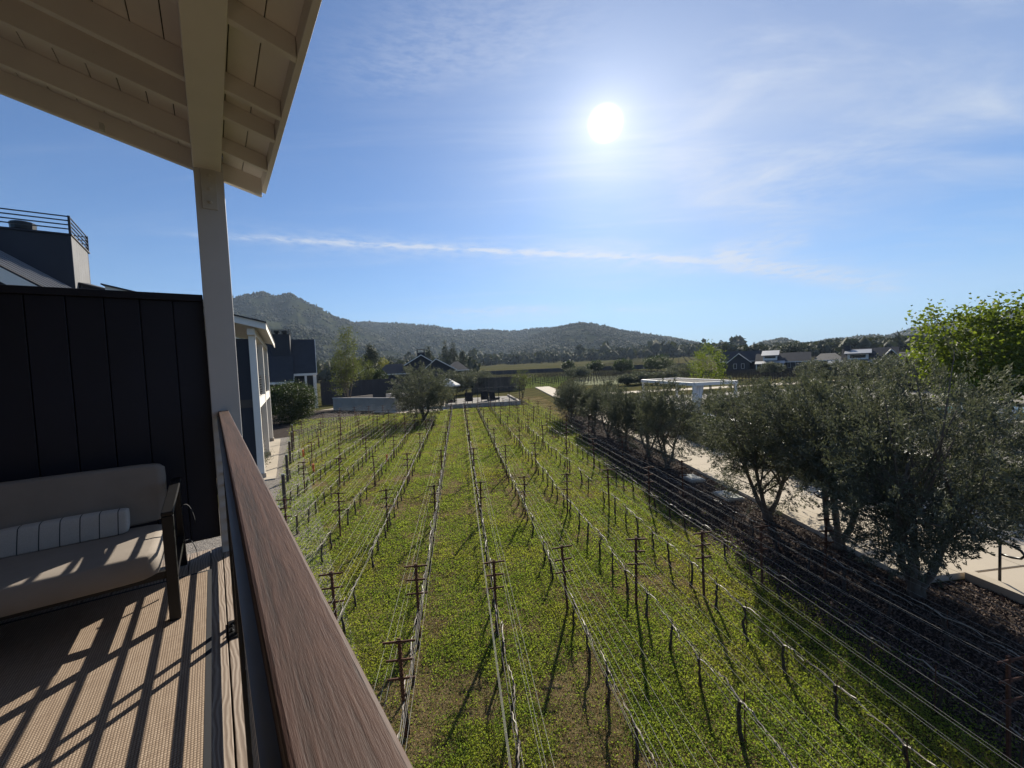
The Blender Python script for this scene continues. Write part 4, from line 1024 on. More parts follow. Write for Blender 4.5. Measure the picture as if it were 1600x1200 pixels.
# ------------------------------------------------------------------ buildings
def pl(F, x, y, a):
    p = F.inv(F.onplane(x, y, a)); return p[1], p[2]
def slab(b, q, th):
    """slab under the quad q (4 points), th thick"""
    q = [np.asarray(p, float) for p in q]; n = np.cross(q[1] - q[0], q[3] - q[0]); n /= np.linalg.norm(n)
    if n[2] < 0: n = -n; q = q[::-1]
    return b.hexa([p - n * th for p in q] + q)
def window(F, parent, a, l0, l1, z0, z1):
    w = MB().fbox(F, a - .06, a - .004, l0, l1, z0, z1).build('window', 'white_trim', parent)
    MB().fbox(F, a - .075, a - .061, l0 + .08, l1 - .08, z0 + .08, z1 - .08).build('pane', 'window_glass', w)
def house_gable(F, parent, l0, l1, ze, zr, a0, a1, z0=0.0, over=0.35, wall='navy_siding', roof='roof_slate', trim=True, peak=None):
    """ridge runs away along a; the gable end at a0 faces the camera"""
    pk = (l0 + l1) / 2 if peak is None else peak
    MB().prism([F(a0, l0, z0), F(a0, l1, z0), F(a0, l1, ze), F(a0, pk, zr - .12), F(a0, l0, ze)], F.ua * (a1 - a0)).build('wall', wall, parent)
    for s, le in ((-1, l0), (1, l1)):
        sl_ = (zr - ze) / abs(pk - le); lo = le + s * over; zo = ze - over * sl_
        b = MB(); slab(b, [F(a0 - over, lo, zo + .02), F(a1 + over, lo, zo + .02), F(a1 + over, pk, zr + .02), F(a0 - over, pk, zr + .02)], .12); b.build('roof_slope', roof, parent)
        if trim:
            b = MB(); b.prism([F(a0 - over - .05, lo, zo - .22), F(a0 - over - .05, lo, zo - .0), F(a0 - over - .05, pk, zr + .0), F(a0 - over - .05, pk, zr - .24)], F.ua * .045); b.build('barge_board', 'white_trim', parent)
def house_eave(F, parent, l0, l1, ze, zr, a0, a1, z0=0.0, over=0.35, wall='navy_siding', roof='roof_slate', hip=0.0, trim=True):
    """ridge runs across the view; the roof slope at a0 faces the camera; hip > 0 pulls the ridge ends in"""
    am = (a0 + a1) / 2; sl_ = (zr - ze) / (am - a0)
    if hip: MB().fbox(F, a0, a1, l0, l1, z0, ze - .05).build('wall', wall, parent)
    else: MB().prism([F(a0, l0, z0), F(a1, l0, z0), F(a1, l0, ze), F(am, l0, zr - .1), F(a0, l0, ze)], F.ul * (l1 - l0)).build('wall', wall, parent)
    zo = ze - over * sl_
    for s, ae in ((-1, a0), (1, a1)):
        ao = ae + s * over; b = MB(); slab(b, [F(ao, l0 - over, zo), F(ao, l1 + over, zo), F(am, l1 + over - hip, zr), F(am, l0 - over + hip, zr)], .12); b.build('roof_slope', roof, parent)
    if hip:
        for le, s in ((l0, -1), (l1, 1)):
            b = MB(); b.add([F(a0 - over, le + s * over, zo), F(a1 + over, le + s * over, zo), F(am, le + s * over - s * hip, zr)], [(0, 1, 2)]); b.build('roof_hip', roof, parent)
    if trim:
        MB().fbox(F, a0 - over - .06, a0 - over - .005, l0 - over, l1 + over, zo - .22, zo + .0).build('fascia', 'white_trim', parent)
def chimney(F, parent, l0, l1, a0, a1, z0, z1, rail=True, side='navy_siding', boards=0):
    c = MB().fbox(F, a0, a1, l0, l1, z0, z1).build('chimney', side, parent)
    MB().fbox(F, a0 - .06, a1 + .06, l0 - .06, l1 + .06, z1 + .001, z1 + .07).build('chimney_cap', 'navy_siding', c)
    if rail:
        zt = z1 + .07
        for l in (l0, l1):
            for a in (a0, a1): MB().fbox(F, a - .04, a + .04, l - .04, l + .04, zt, zt + .775).build('rail_post', 'black_metal', c)
        for h in (.18, .36, .54, .72):
            for a in (a0, a1): MB().fbox(F, a - .02, a + .02, l0 + .041, l1 - .041, zt + h, zt + h + .045).build('rail_bar', 'black_metal', c)
            for l in (l0, l1): MB().fbox(F, a0 + .041, a1 - .041, l - .02, l + .02, zt + h, zt + h + .045).build('rail_bar', 'black_metal', c)
        for k in range(2):
            l = l0 + (l1 - l0) * (.3 + .42 * k); a = (a0 + a1) / 2
            MB().lathe(F(a, l, zt), [(.26, 0), (.30, .30), (.40, .36), (.42, .64), (.36, .68)], 14).build('flue_pot', 'black_metal', c)
    if boards:
        k = int((a1 - a0) / boards)
        for i in range(k): MB().fbox(F, a0 + i * boards + .005, a0 + (i + 1) * boards - .005, l1 + .001, l1 + .018, z0, z1 - .02).build('board', 'chimney_board', c)
    return c
# --- neighbouring house seen over the partition
A1 = 26.0
lc, zc_ = pl(RF, 110, 368, A1)
nh = thing('neighbour_house', 'dark house with a broad boarded chimney rising behind the partition', 'house', RF(A1, lc - 2, 0), RF.rot)
pb = RF.inv(RF.onside(137, 386, lc)); ab = pb[0]
chimney(RF, nh, lc - 6.2, lc, A1, ab, 3.0, zc_, boards=0.42)
def rp(x, y, a): return RF.onplane(x, y, a)
b = MB(); slab(b, [rp(-140, 343, A1 - 2.6), rp(75, 452, A1 - 2.6), rp(121, 455, A1 - .02), rp(-140, 318, A1 - .02)], .1)
rs = b.build('roof_slope', 'roof_slate', nh)
for i in range(7):
    q = (i + .5) / 7; b = MB(); c0 = rp(-140, 343, A1 - 2.6) * (1 - q) + rp(-140, 318, A1 - .02) * q; c1 = rp(75, 452, A1 - 2.6) * (1 - q) + rp(121, 455, A1 - .02) * q
    b.tube([c0 + (0, 0, .015), c1 + (0, 0, .015)], .03, 4); b.build('roof_seam', 'roof_metal', rs)
b = MB(); q0, q1 = rp(-140, 346, A1 - 2.66), rp(76, 456, A1 - 2.66); b.prism([q0, q1, q1 - (0, 0, .55), q0 - (0, 0, .55)], RF.ua * .05); b.build('barge_board', 'white_trim', nh)
MB().prism([rp(-140, 350, A1 - 2.2), rp(60, 452, A1 - 2.2), rp(60, 700, A1 - 2.2), rp(-140, 700, A1 - 2.2)], RF.ua * 2.0).build('wall', 'navy_siding', nh)
b = MB(); slab(b, [rp(123, 441, A1 + .5), rp(200, 459, A1 + .5), rp(200, 459.5, A1 + 2.5), rp(128, 440, A1 + 2.5)], .08); b.build('lower_roof', 'roof_slate', nh)
MB().prism([rp(124, 444, A1 + .6), rp(198, 461, A1 + .6), rp(198, 600, A1 + .6), rp(124, 600, A1 + .6)], RF.ua * 2).build('lower_wall', 'navy_siding', nh)
# --- white columned porch farther along
BF = Frame(-28.3, atz(418, 713, 0.0))
ph = thing('porch_house', 'dark two storey house with white columned porch and slatted balcony railing', 'house', BF(0, -2, 0), BF.rot)
cols = [BF.inv(atz(412, 747, 0))[0], 0.0, BF.inv(atz(424, 690, 0))[0]]
DZ = 4.0
for a in cols:
    MB().fbox(BF, a - .15, a + .15, -.15, .15, 0.02, 7.15).build('column', 'white_trim', ph, bevel=.01)
    MB().fbox(BF, a - .21, a + .21, -.21, .21, 0.0, .28).build('column_base', 'concrete_grey', ph, bevel=.01)
MB().fbox(BF, cols[0] - .5, cols[2] + .5, -.16, .16, 7.151, 7.45).build('beam', 'white_trim', ph)
MB().fbox(BF, cols[0] + .151, cols[2] - .151, -.12, .12, 3.52, DZ).build('deck_fascia', 'white_trim', ph)
MB().fbox(BF, cols[0], cols[2], -2.6, -.121, 3.6, DZ - .01).build('deck_floor', 'fence_wood', ph)
MB().fbox(BF, cols[0] + .2, cols[2] + .3, -5, -2.6, 0, 7.6).build('wall', 'navy_siding', ph)
MB().fbox(BF, cols[0] + .05, cols[0] + .12, -2.6, -.151, 0.3, 7.0).build('partition', 'navy_siding', ph)
MB().fbox(BF, cols[0] - .7, cols[2] + .7, -2.6, .62, -.05, .06).build('porch_slab', 'paving', ph)
for c0, c1 in ((cols[0], cols[1]), (cols[1], cols[2])):
    for i in range(8): MB().fbox(BF, c0 + .152, c1 - .152, -.03, .01, DZ + .1 + i * .145, DZ + .16 + i * .145).build('rail_slat', 'black_metal', ph)
    for k in range(1, 4):
        a = c0 + (c1 - c0) * k / 4; MB().fbox(BF, a - .03, a + .03, -.029, .009, DZ + .001, DZ + 1.22).build('rail_post', 'black_metal', ph)
zE = 7.62
for nm, l0_, l1_, dz0, dz1, a0_, a1_, m in (('roof_deck', -5.0, .62, .0, .10, cols[0] - 1.0, cols[2] + 1.0, 'white_trim'), ('roof_slope', -5.1, .70, .101, .16, cols[0] - 1.1, cols[2] + 1.1, 'roof_slate'), ('fascia', .621, .67, -.22, .095, cols[0] - 1.0, cols[2] + 1.0, 'white_trim'), ('barge_board', -5, .62, -.22, -.001, cols[0] - 1.0, cols[0] - .95, 'white_trim')):
    z_ = lambda l: zE - .26 * (l - .5)
    MB().hexa([BF(a0_, l0_, z_(l0_) + dz0), BF(a0_, l1_, z_(l1_) + dz0), BF(a1_, l1_, z_(l1_) + dz0), BF(a1_, l0_, z_(l0_) + dz0), BF(a0_, l0_, z_(l0_) + dz1), BF(a0_, l1_, z_(l1_) + dz1), BF(a1_, l1_, z_(l1_) + dz1), BF(a1_, l0_, z_(l0_) + dz1)]).build(nm, m, ph)
sheet('gravel_bed', [RF(4.5, -3.0), RF(4.5, 1.0), RF(20, 1.3), RF(20, -3.0)], 0.005, 'gravel')
sheet('gravel_strip', [BF(-26, -1), BF(-26, 2.3), BF(8, 1.9), BF(26, 2.5), BF(26, -1)], 0.003, 'gravel')
sheet('soil_bed', [BF(8.3, -1), BF(8.3, 3.0), BF(20, 6.5), BF(30, 16), BF(33, 14), BF(34, -1)], 0.008, 'soil_mulch')
# --- dark house with chimney behind the shrub
CF = Frame(-25, atz(496, 637, 0))
dh = thing('dark_house', 'dark house with steep roof, railed chimney and white eaves behind the round shrub', 'house', CF(3, -6, 0), CF.rot)
lR, zr_ = pl(CF, 500, 530, 5.0); lG, ze_ = pl(CF, 491, 583, -0.4); lJ, _ = pl(CF, 459, 583, -.4); _, zl_ = pl(CF, 440, 597, -2.2)
MB().prism([CF(0, lG - .2, 0), CF(0, lG - .2, ze_ - .1), CF(5, lG - .2, zr_ - .2), CF(9.5, lG - .2, ze_ - .1), CF(9.5, lG - .2, 0)], -CF.ul * 13).build('wall', 'navy_siding', dh)
b = MB(); slab(b, [CF(-.5, lJ, ze_), CF(-.5, lG + .3, ze_), CF(5, lG + .3, zr_), CF(5, lJ, zr_)], .14); b.build('roof_slope', 'roof_slate', dh)
b = MB(); slab(b, [CF(10, lG - 14, ze_), CF(10, lG + .3, ze_), CF(5, lG + .3, zr_), CF(5, lG - 14, zr_)], .14); b.build('roof_slope', 'roof_slate', dh)
b = MB(); slab(b, [CF(-2.3, lG - 14, zl_), CF(-2.3, lJ, zl_), CF(5, lJ, zr_), CF(5, lG - 14, zr_)], .14); b.build('roof_slope', 'roof_slate', dh)
MB().fbox(CF, -.58, -.50, lJ, lG + .35, ze_ - .32, ze_ + .02).build('fascia', 'white_trim', dh)
MB().fbox(CF, -2.38, -2.30, lG - 14, lJ, zl_ - .32, zl_ + .02).build('fascia', 'white_trim', dh)
b = MB(); b.prism([CF(-2.3, lJ, zl_ - .3), CF(-2.3, lJ, zl_), CF(-.5, lJ, ze_), CF(-.5, lJ, ze_ - .3)], CF.ul * .06); b.build('barge_board', 'white_trim', dh)
b = MB(); b.prism([CF(-.5, lG + .31, ze_ - .3), CF(-.5, lG + .31, ze_), CF(5, lG + .31, zr_), CF(5, lG + .31, zr_ - .4)], CF.ul * .06); b.build('barge_board', 'white_trim', dh)
b = MB(); b.prism([CF(10, lG + .31, ze_ - .3), CF(10, lG + .31, ze_), CF(5.001, lG + .31, zr_), CF(5.001, lG + .31, zr_ - .4)], CF.ul * .06); b.build('barge_board', 'white_trim', dh)
MB().fbox(CF, -.45, .0, lG - .2, lG + .25, 0, ze_ - .33).build('corner_column', 'white_trim', dh)
MB().fbox(CF, -.45, -.15, lG - 1.35, lG - 1.05, 0, ze_ - .33).build('porch_column', 'white_trim', dh)
l0_, zt_ = pl(CF, 422, 523, 2.0); l1_, _ = pl(CF, 452, 523, 2.0)
chimney(CF, dh, l0_, l1_, 2.0, 4.5, 5.0, zt_)
# --- long dark board wall, courtyard wall and paving in the middle distance
bw = thing('board_wall', 'long dark vertical board wall behind the concrete courtyard', 'wall', gp(570, 78), 0)
w0, w1 = gp(499, 74), gp(626, 80); wd = w1 - w0; nB = 46
ztop = 3.65
for i in range(nB):
    p = w0 + wd * i / nB; q = w0 + wd * (i + .96) / nB; pr = np.array([-wd[1], wd[0], 0]) / np.hypot(wd[0], wd[1]) * .06
    MB().hexa([p, q, q + pr, p + pr] + [x + (0, 0, ztop) for x in (p, q, q + pr, p + pr)]).build('board', 'navy_siding', bw)
MB().hexa([w0 - pr * .5 + (0, 0, ztop + .001), w1 - pr * .5 + (0, 0, ztop + .001), w1 + pr * 1.5 + (0, 0, ztop + .001), w0 + pr * 1.5 + (0, 0, ztop + .001)] + [x + (0, 0, ztop + .09) for x in (w0 - pr * .5, w1 - pr * .5, w1 + pr * 1.5, w0 + pr * 1.5)]).build('cap', 'navy_siding', bw)
cw = thing('courtyard_wall', 'low grey concrete courtyard wall of wide panels beside the olive tree', 'wall', atz(570, 641), 0)
c0, c1 = atz(521, 641), atz(622, 643); cd = (c1 - c0); nrm = np.array([-cd[1], cd[0], 0]); nrm /= np.hypot(*nrm[:2]); zt = 1.62
for i in range(6):
    p, q = c0 + cd * i / 6, c0 + cd * (i + .985) / 6; MB().hexa([p, q, q + nrm * .22, p + nrm * .22] + [x + (0, 0, zt) for x in (p, q, q + nrm * .22, p + nrm * .22)]).build('panel', 'concrete_grey', cw)
for e in (c0, c1 - cd * .02):
    p, q = e + nrm * .225, e + nrm * 7; sd = cd / np.hypot(*cd[:2]) * .22
    MB().hexa([p, p + sd, q + sd, q] + [x + (0, 0, zt) for x in (p, p + sd, q + sd, q)]).build('side_wall', 'concrete_grey', cw)
ex = cd / np.hypot(*cd[:2]) * .06
MB().hexa([x + (0, 0, zt + .001) for x in (c0 - nrm * .06 - ex, c1 - nrm * .06 + ex, c1 + nrm * .28 + ex, c0 + nrm * .28 - ex)] + [x + (0, 0, zt + .12) for x in (c0 - nrm * .06 - ex, c1 - nrm * .06 + ex, c1 + nrm * .28 + ex, c0 + nrm * .28 - ex)]).build('cap', 'concrete', cw)
sheet('courtyard_paving', [c0 - nrm * 1.2 - ex * 40, c1 - nrm * 1.2 + ex * 90, c1 + nrm * 14 + ex * 90, c0 + nrm * 14 - ex * 70], 0.005, 'paving')
ct = thing('courtyard_bench', 'pale grey bench inside the concrete courtyard', 'bench', c0 + cd * .6 + nrm * 4, 0)
p = c0 + cd * .5 + nrm * 4; q = c0 + cd * .85 + nrm * 4
MB().hexa([x + (0, 0, 1.45) for x in (p, q, q + nrm, p + nrm)] + [x + (0, 0, 1.95) for x in (p, q, q + nrm, p + nrm)]).build('seat', 'concrete', ct)
for e in (p, q - ex * 4): MB().hexa([x + (0, 0, 0) for x in (e, e + ex * 4, e + ex * 4 + nrm, e + nrm)] + [x + (0, 0, 1.449) for x in (e, e + ex * 4, e + ex * 4 + nrm, e + nrm)]).build('leg', 'concrete_grey', ct)
# --- low house with several roofs
DF = Frame(-12, gp(660, 104)); DF.o[2] = 0
lh = thing('low_house', 'sprawling dark house with many low roofs and a square chimney', 'house', DF(5, 0, 0), DF.rot)
def L(x, a, y=580): return pl(DF, x, y, a)[0]
def Z(x, y, a): return pl(DF, x, y, a)[1]
house_eave(DF, lh, L(590, 6), L(640, 6), Z(610, 583, 6), Z(610, 569, 10), 6, 14, hip=2.2)
house_gable(DF, lh, L(606, 10), L(706, 10), Z(610, 586, 10), Z(660, 554, 10), 10, 22, peak=L(659, 10), over=.8)
house_gable(DF, lh, L(662, 5), L(710, 5), Z(664, 577, 5), Z(682, 560, 5), 5, 14, peak=L(682, 5), over=.6, roof='roof_metal')
house_eave(DF, lh, L(700, 8), L(731, 8), Z(715, 577, 8), Z(715, 565, 12), 8, 16, hip=2.4)
chimney(DF, lh, L(653, 12), L(665, 12), 12, 14, Z(660, 560, 12), Z(660, 551, 12), rail=False)
cl0, cl1 = L(653, 12), L(665, 12); cz = Z(660, 551, 12) + .08
cc = MB().fbox(DF, 11.9, 14.1, cl0 - .1, cl1 + .1, cz + .75, cz + .9).build('chimney_hood', 'black_metal', lh)
for l in (cl0 + .1, cl1 - .1):
    for a in (12.1, 13.9): MB().fbox(DF, a - .12, a + .12, l - .12, l + .12, cz, cz + .749).build('hood_post', 'black_metal', lh)
for x0, x1 in ((592, 598), (601, 607), (714, 719), (722, 727)): window(DF, lh, 6 if x0 < 650 else 8, L(x0, 7), L(x1, 7), 1.2, 3.0)
sh_ = thing('small_house', 'small dark roofed cottage with white gable trim by the yellow green tree', 'house', gp(578, 135), 0)
SF = Frame(-22, gp(578, 135)); 
house_gable(SF, sh_, -3.2, 2.2, top_z(570, 582, 135), top_z(574, 573, 135), 0, 8, over=.4)
house_gable(SF, sh_, 1.2, 5.5, top_z(590, 581, 135), top_z(586, 573, 135), 2, 9, over=.4)
# --- houses on the right
def FH(x, r, az): return Frame(az, np.array([*gp(x, r)[:2], float(gz(r))]))
HR = 'dark houses across the pool garden'
F1 = FH(1154, 150, 30); h1 = thing('garden_house', 'dark gabled house with white barge boards beyond the fresh green tree', 'house', F1(4, 0, 0), F1.rot, HR)
def lz(F, x, y, a=0.0): return pl(F, x, y, a)
l0_, ze_ = lz(F1, 1138, 565); l1_, _ = lz(F1, 1171, 565); _, zr_ = lz(F1, 1154, 552)
house_gable(F1, h1, l0_, l1_, ze_ - F1.o[2] * 0, zr_, 0, 9, z0=0, over=.6)
l2, z2 = lz(F1, 1120, 563, 6); l3, _ = lz(F1, 1186, 563, 6)
house_eave(F1, h1, l2, l3, ze_ + .3, lz(F1, 1150, 549, 10)[1], 6, 14, z0=0, over=.5)
for x in (1146, 1158): a_, b_ = lz(F1, x, 566), lz(F1, x + 5, 566); window(F1, h1, 0, a_[0], b_[0], 1.0 + F1.o[2], 2.6 + F1.o[2])
F2 = FH(1222, 150, 35); h2 = thing('garden_house', 'dark house with a white posted porch and pale lit roof planes', 'house', F2(4, 0, 0), F2.rot, HR)
l0_, ze_ = lz(F2, 1183, 565); l1_, _ = lz(F2, 1264, 565); _, zr_ = lz(F2, 1230, 551, 4)
house_eave(F2, h2, l0_, l1_, ze_, zr_, 0, 9, over=.6)
ld0, zd = lz(F2, 1192, 558, -.5); ld1, _ = lz(F2, 1214, 558, -.5)
MB().hexa([F2(0.4, ld0, ze_), F2(.4, ld1, ze_), F2(5, ld1, ze_), F2(5, ld0, ze_), F2(.4, ld0, zr_ - .6), F2(.4, ld1, zr_ - .6), F2(5, ld1, zr_ + .6), F2(5, ld0, zr_ + .6)]).build('dormer', 'white_trim', h2)
MB().fbox(F2, .32, .398, ld0 + .4, ld1 - .4, ze_ + .9, zr_ - .9).build('dormer_window', 'window_glass', h2)
b = MB(); slab(b, [F2(-.2, ld0 - .5, zr_ - .58), F2(-.2, ld1 + .5, zr_ - .58), F2(5.5, ld1 + .5, zr_ + .9), F2(5.5, ld0 - .5, zr_ + .9)], .15); b.build('dormer_roof', 'roof_metal', h2)
b = MB(); slab(b, [F2(-3.2, l0_ - .4, ze_ - .7), F2(-3.2, ld1 + 2, ze_ - .7), F2(-.35, ld1 + 2, ze_ + .05), F2(-.35, l0_ - .4, ze_ + .05)], .15); b.build('porch_roof', 'roof_metal', h2)
for i in range(6): l = l0_ + (ld1 + 1.6 - l0_) * i / 5; MB().fbox(F2, -3.0, -2.8, l - .12, l + .12, 0, ze_ - .85).build('porch_column', 'white_trim', h2)
for x in (1219, 1231, 1243, 1255): a_, b_ = lz(F2, x, 570), lz(F2, x + 4, 570); window(F2, h2, 0, a_[0], b_[0], .8, 3.0)
F3 = FH(1360, 130, 41); h3 = thing('garden_house', 'largest dark house with flat framed dormer, gable and chimney', 'house', F3(4, 0, 0), F3.rot, HR)
l0_, ze_ = lz(F3, 1318, 563); l1_, _ = lz(F3, 1402, 563); _, zr_ = lz(F3, 1370, 543, 5)
house_eave(F3, h3, l0_, l1_, ze_, zr_, 0, 10, over=.5)
ld0, _ = lz(F3, 1324, 558, -.8); ld1, _ = lz(F3, 1357, 558, -.8); zdt = lz(F3, 1340, 552, -.8)[1]
MB().fbox(F3, -.8, 5, ld0, ld1, ze_ + .1, zdt).build('dormer', 'white_trim', h3)
MB().fbox(F3, -.88, -.802, ld0 + .5, ld1 - .5, ze_ + .5, zdt - .35).build('dormer_window', 'window_glass', h3)
b = MB(); slab(b, [F3(-1.6, ld0 - .6, zdt + .02), F3(-1.6, ld1 + .6, zdt + .02), F3(5, ld1 + .6, zdt + 1.0), F3(5, ld0 - .6, zdt + 1.0)], .16); b.build('dormer_roof', 'roof_metal', h3)
g0_, ge = lz(F3, 1375, 562, -2.5); g1_, _ = lz(F3, 1411, 562, -2.5); gr = lz(F3, 1393, 545, -2.5)[1]
house_gable(F3, h3, g0_, g1_, ge, gr, -2.5, 5, over=.5)
c0_, cz0 = lz(F3, 1319, 541, 3); c1_, _ = lz(F3, 1329, 541, 3); chimney(F3, h3, c0_, c1_, 3, 5, ze_, cz0, rail=False)
b = MB(); slab(b, [F3(-3.5, l0_ - 3, ze_ - .8), F3(-3.5, g0_ - .6, ze_ - .8), F3(-.4, g0_ - .6, ze_ + .0), F3(-.4, l0_ - 3, ze_ + .0)], .15); b.build('porch_roof', 'roof_metal', h3)
for i in range(5): l = l0_ - 2.6 + (g0_ - .6 - l0_ + 2.2) * i / 4; MB().fbox(F3, -3.3, -3.1, l - .12, l + .12, 0, ze_ - .95).build('porch_column', 'white_trim', h3)
F4 = FH(1290, 150, 38); h4 = thing('garden_house', 'low dark house with hipped roof between the porch house and the largest house', 'house', F4(4, 0, 0), F4.rot, HR)
l0_, ze_ = lz(F4, 1272, 562); l1_, _ = lz(F4, 1316, 562); house_eave(F4, h4, l0_, l1_, ze_, lz(F4, 1292, 552, 4)[1], 0, 9, over=.5, hip=2.0)
F5 = FH(1440, 125, 46); h5 = thing('garden_house', 'low dark house with long lit roof beside the large maple', 'house', F5(4, 0, 0), F5.rot, HR)
l0_, ze_ = lz(F5, 1408, 562); l1_, _ = lz(F5, 1500, 558); house_eave(F5, h5, l0_, l1_, ze_, lz(F5, 1440, 549, 4)[1], 0, 9, over=.5)
# --- patio with fire chairs, umbrella and fence
pv0, pv1, pn0, pn1 = 53.3, 66.0, -1.9, 7.9
sheet('patio', [VF(pv0 + .3, pn0), VF(pv0 + .3, pn1), VF(pv1, pn1), VF(pv1, pn0)], 0.30, 'terrace_stone')
pwl = thing('patio_wall', 'low grey concrete kerb wall along the front of the patio', 'wall', VF(pv0, 3, 0), VF.rot)
for i in range(6):
    l = pn0 + (pn1 - pn0) * i / 6; MB().fbox(VF, pv0, pv0 + .3, l, l + (pn1 - pn0) / 6 - .02, -.1, .52).build('panel', 'concrete_grey', pwl)
MB().fbox(VF, pv0 + .31, pv1, pn1 - .3, pn1, -.1, .52).build('side_wall', 'concrete_grey', pwl)
pf = thing('patio_fence', 'dark metal patio fence with slim posts and wires above the kerb wall', 'fence', VF(pv0 + .2, 3, .5), VF.rot)
for i in range(8): l = pn0 + .15 + (pn1 - pn0 - .3) * i / 7; MB().fbox(VF, pv0 + .11, pv0 + .19, l - .04, l + .04, .521, 2.35).build('post', 'black_metal', pf)
for z in (1.0, 1.45, 1.9): MB().tube([VF(pv0 + .15, pn0, z), VF(pv0 + .15, pn1, z)], .008, 4).build('cable', 'black_metal', pf)
MB().fbox(VF, pv0 + .12, pv0 + .18, pn0, pn1, 2.351, 2.40).build('top_rail', 'black_metal', pf)
def patio_chair(v, n, az, lab, w=1.05, h=1.5):
    F = Frame(az, VF(v, n, 0)); z0 = .31; t = thing('patio_chair', lab, 'chair', VF(v, n, z0), F.rot, 'dark patio chairs')
    MB().fbox(F, -.42, .42, -w / 2, w / 2, z0 + .26, z0 + .46).build('seat', 'fabric_dark', t, bevel=.03)
    MB().hexa([F(-.50, -w / 2, z0 + .3), F(-.50, w / 2, z0 + .3), F(-.38, w / 2, z0 + .3), F(-.38, -w / 2, z0 + .3), F(-.66, -w / 2, z0 + h), F(-.66, w / 2, z0 + h), F(-.56, w / 2, z0 + h), F(-.56, -w / 2, z0 + h)]).build('backrest', 'fabric_dark', t, bevel=.03)
    for s in (-1, 1): MB().fbox(F, -.37, .42, s * w / 2 - .05, s * w / 2 + .05, z0 + .461, z0 + .62).build('arm', 'fabric_dark', t)
    for a in (-.38, .38):
        for s in (-1, 1): MB().fbox(F, a - .03, a + .03, s * (w / 2 - .06) - .03, s * (w / 2 - .06) + .03, z0, z0 + .259).build('leg', 'black_metal', t)
for x, a_, lab in ((730, -8, 'dark high backed patio chair with its back to the vineyard'), (753, -2, 'dark patio chair beside the high backed one'), (766, 40, 'dark patio chair turned towards the fire table')):
    p = VF.inv(atz(x, 621, .31)); patio_chair(56.2 + (1.5 if x == 753 else 0), p[1], a_, lab)
patio_chair(55.4, VF.inv(atz(707, 622, .31))[1], -10, 'dark low patio chair under the umbrella edge', 1.2, 1.0)
ft = thing('fire_table', 'pale round fire table in the middle of the patio', 'table', VF(59, 4.4, .31), 0)
MB().lathe(VF(59, 4.4, .31), [(.55, 0), (.55, .40), (.75, .42), (.75, .50)], 20).build('top', 'concrete', ft)
um = thing('patio_umbrella', 'pale canvas umbrella open over the patio beside the olive tree', 'umbrella', VF(60, VF.inv(atr(704, 600, 60))[1], .31), 0)
uc = VF(60.0, VF.inv(atr(700, 600, 60))[1], 0)
MB().tube([uc + (0, 0, .31), uc + (0, 0, 3.6)], .035, 8).build('pole', 'black_metal', um)
b = MB(); ns = 8; rim = [uc + (1.75 * math.cos(2 * math.pi * i / ns), 1.75 * math.sin(2 * math.pi * i / ns), 2.75) for i in range(ns)]; b.add(rim + [uc + (0, 0, 3.75)] + [p + (0, 0, -.2) for p in rim], [(i, (i + 1) % ns, ns) for i in range(ns)] + [(i, ns + 1 + i, ns + 1 + (i + 1) % ns, (i + 1) % ns) for i in range(ns)])
b.build('canopy', 'umbrella_cloth', um)
wf = thing('wood_fence', 'dark brown vertical board fence behind the patio', 'fence', gp(780, 84), 0)
w0, w1 = gp(735, 82), gp(818, 86); wd = w1 - w0
for i in range(36):
    p, q = w0 + wd * i / 36, w0 + wd * (i + .93) / 36; pr = np.array([-wd[1], wd[0], 0]) / np.hypot(*wd[:2]) * .05; h = 2.9 + .05 * rng.random()
    MB().hexa([p, q, q + pr, p + pr] + [x + (0, 0, h) for x in (p, q, q + pr, p + pr)]).build('board', 'fence_wood', wf)
# --- the long dark fence across the fields
lf = thing('field_fence', 'long dark windbreak fence running across the fields', 'fence', gp(900, 215), 0)
xs = [748, 800, 850, 900, 950, 1000, 1060, 1085]
for i in range(len(xs) - 1):
    for k in range(4):
        x0 = xs[i] + (xs[i + 1] - xs[i]) * k / 4; x1 = xs[i] + (xs[i + 1] - xs[i]) * (k + .985) / 4
        p, q = gp(x0, 222 - .02 * (x0 - 748)), gp(x1, 222 - .02 * (x1 - 748)); pr = np.array([0, .2, 0])
        h0 = 2.1
        MB().hexa([p, q, q + pr, p + pr] + [x + (0, 0, h0) for x in (p, q, q + pr, p + pr)]).build('panel', 'navy_siding', lf)
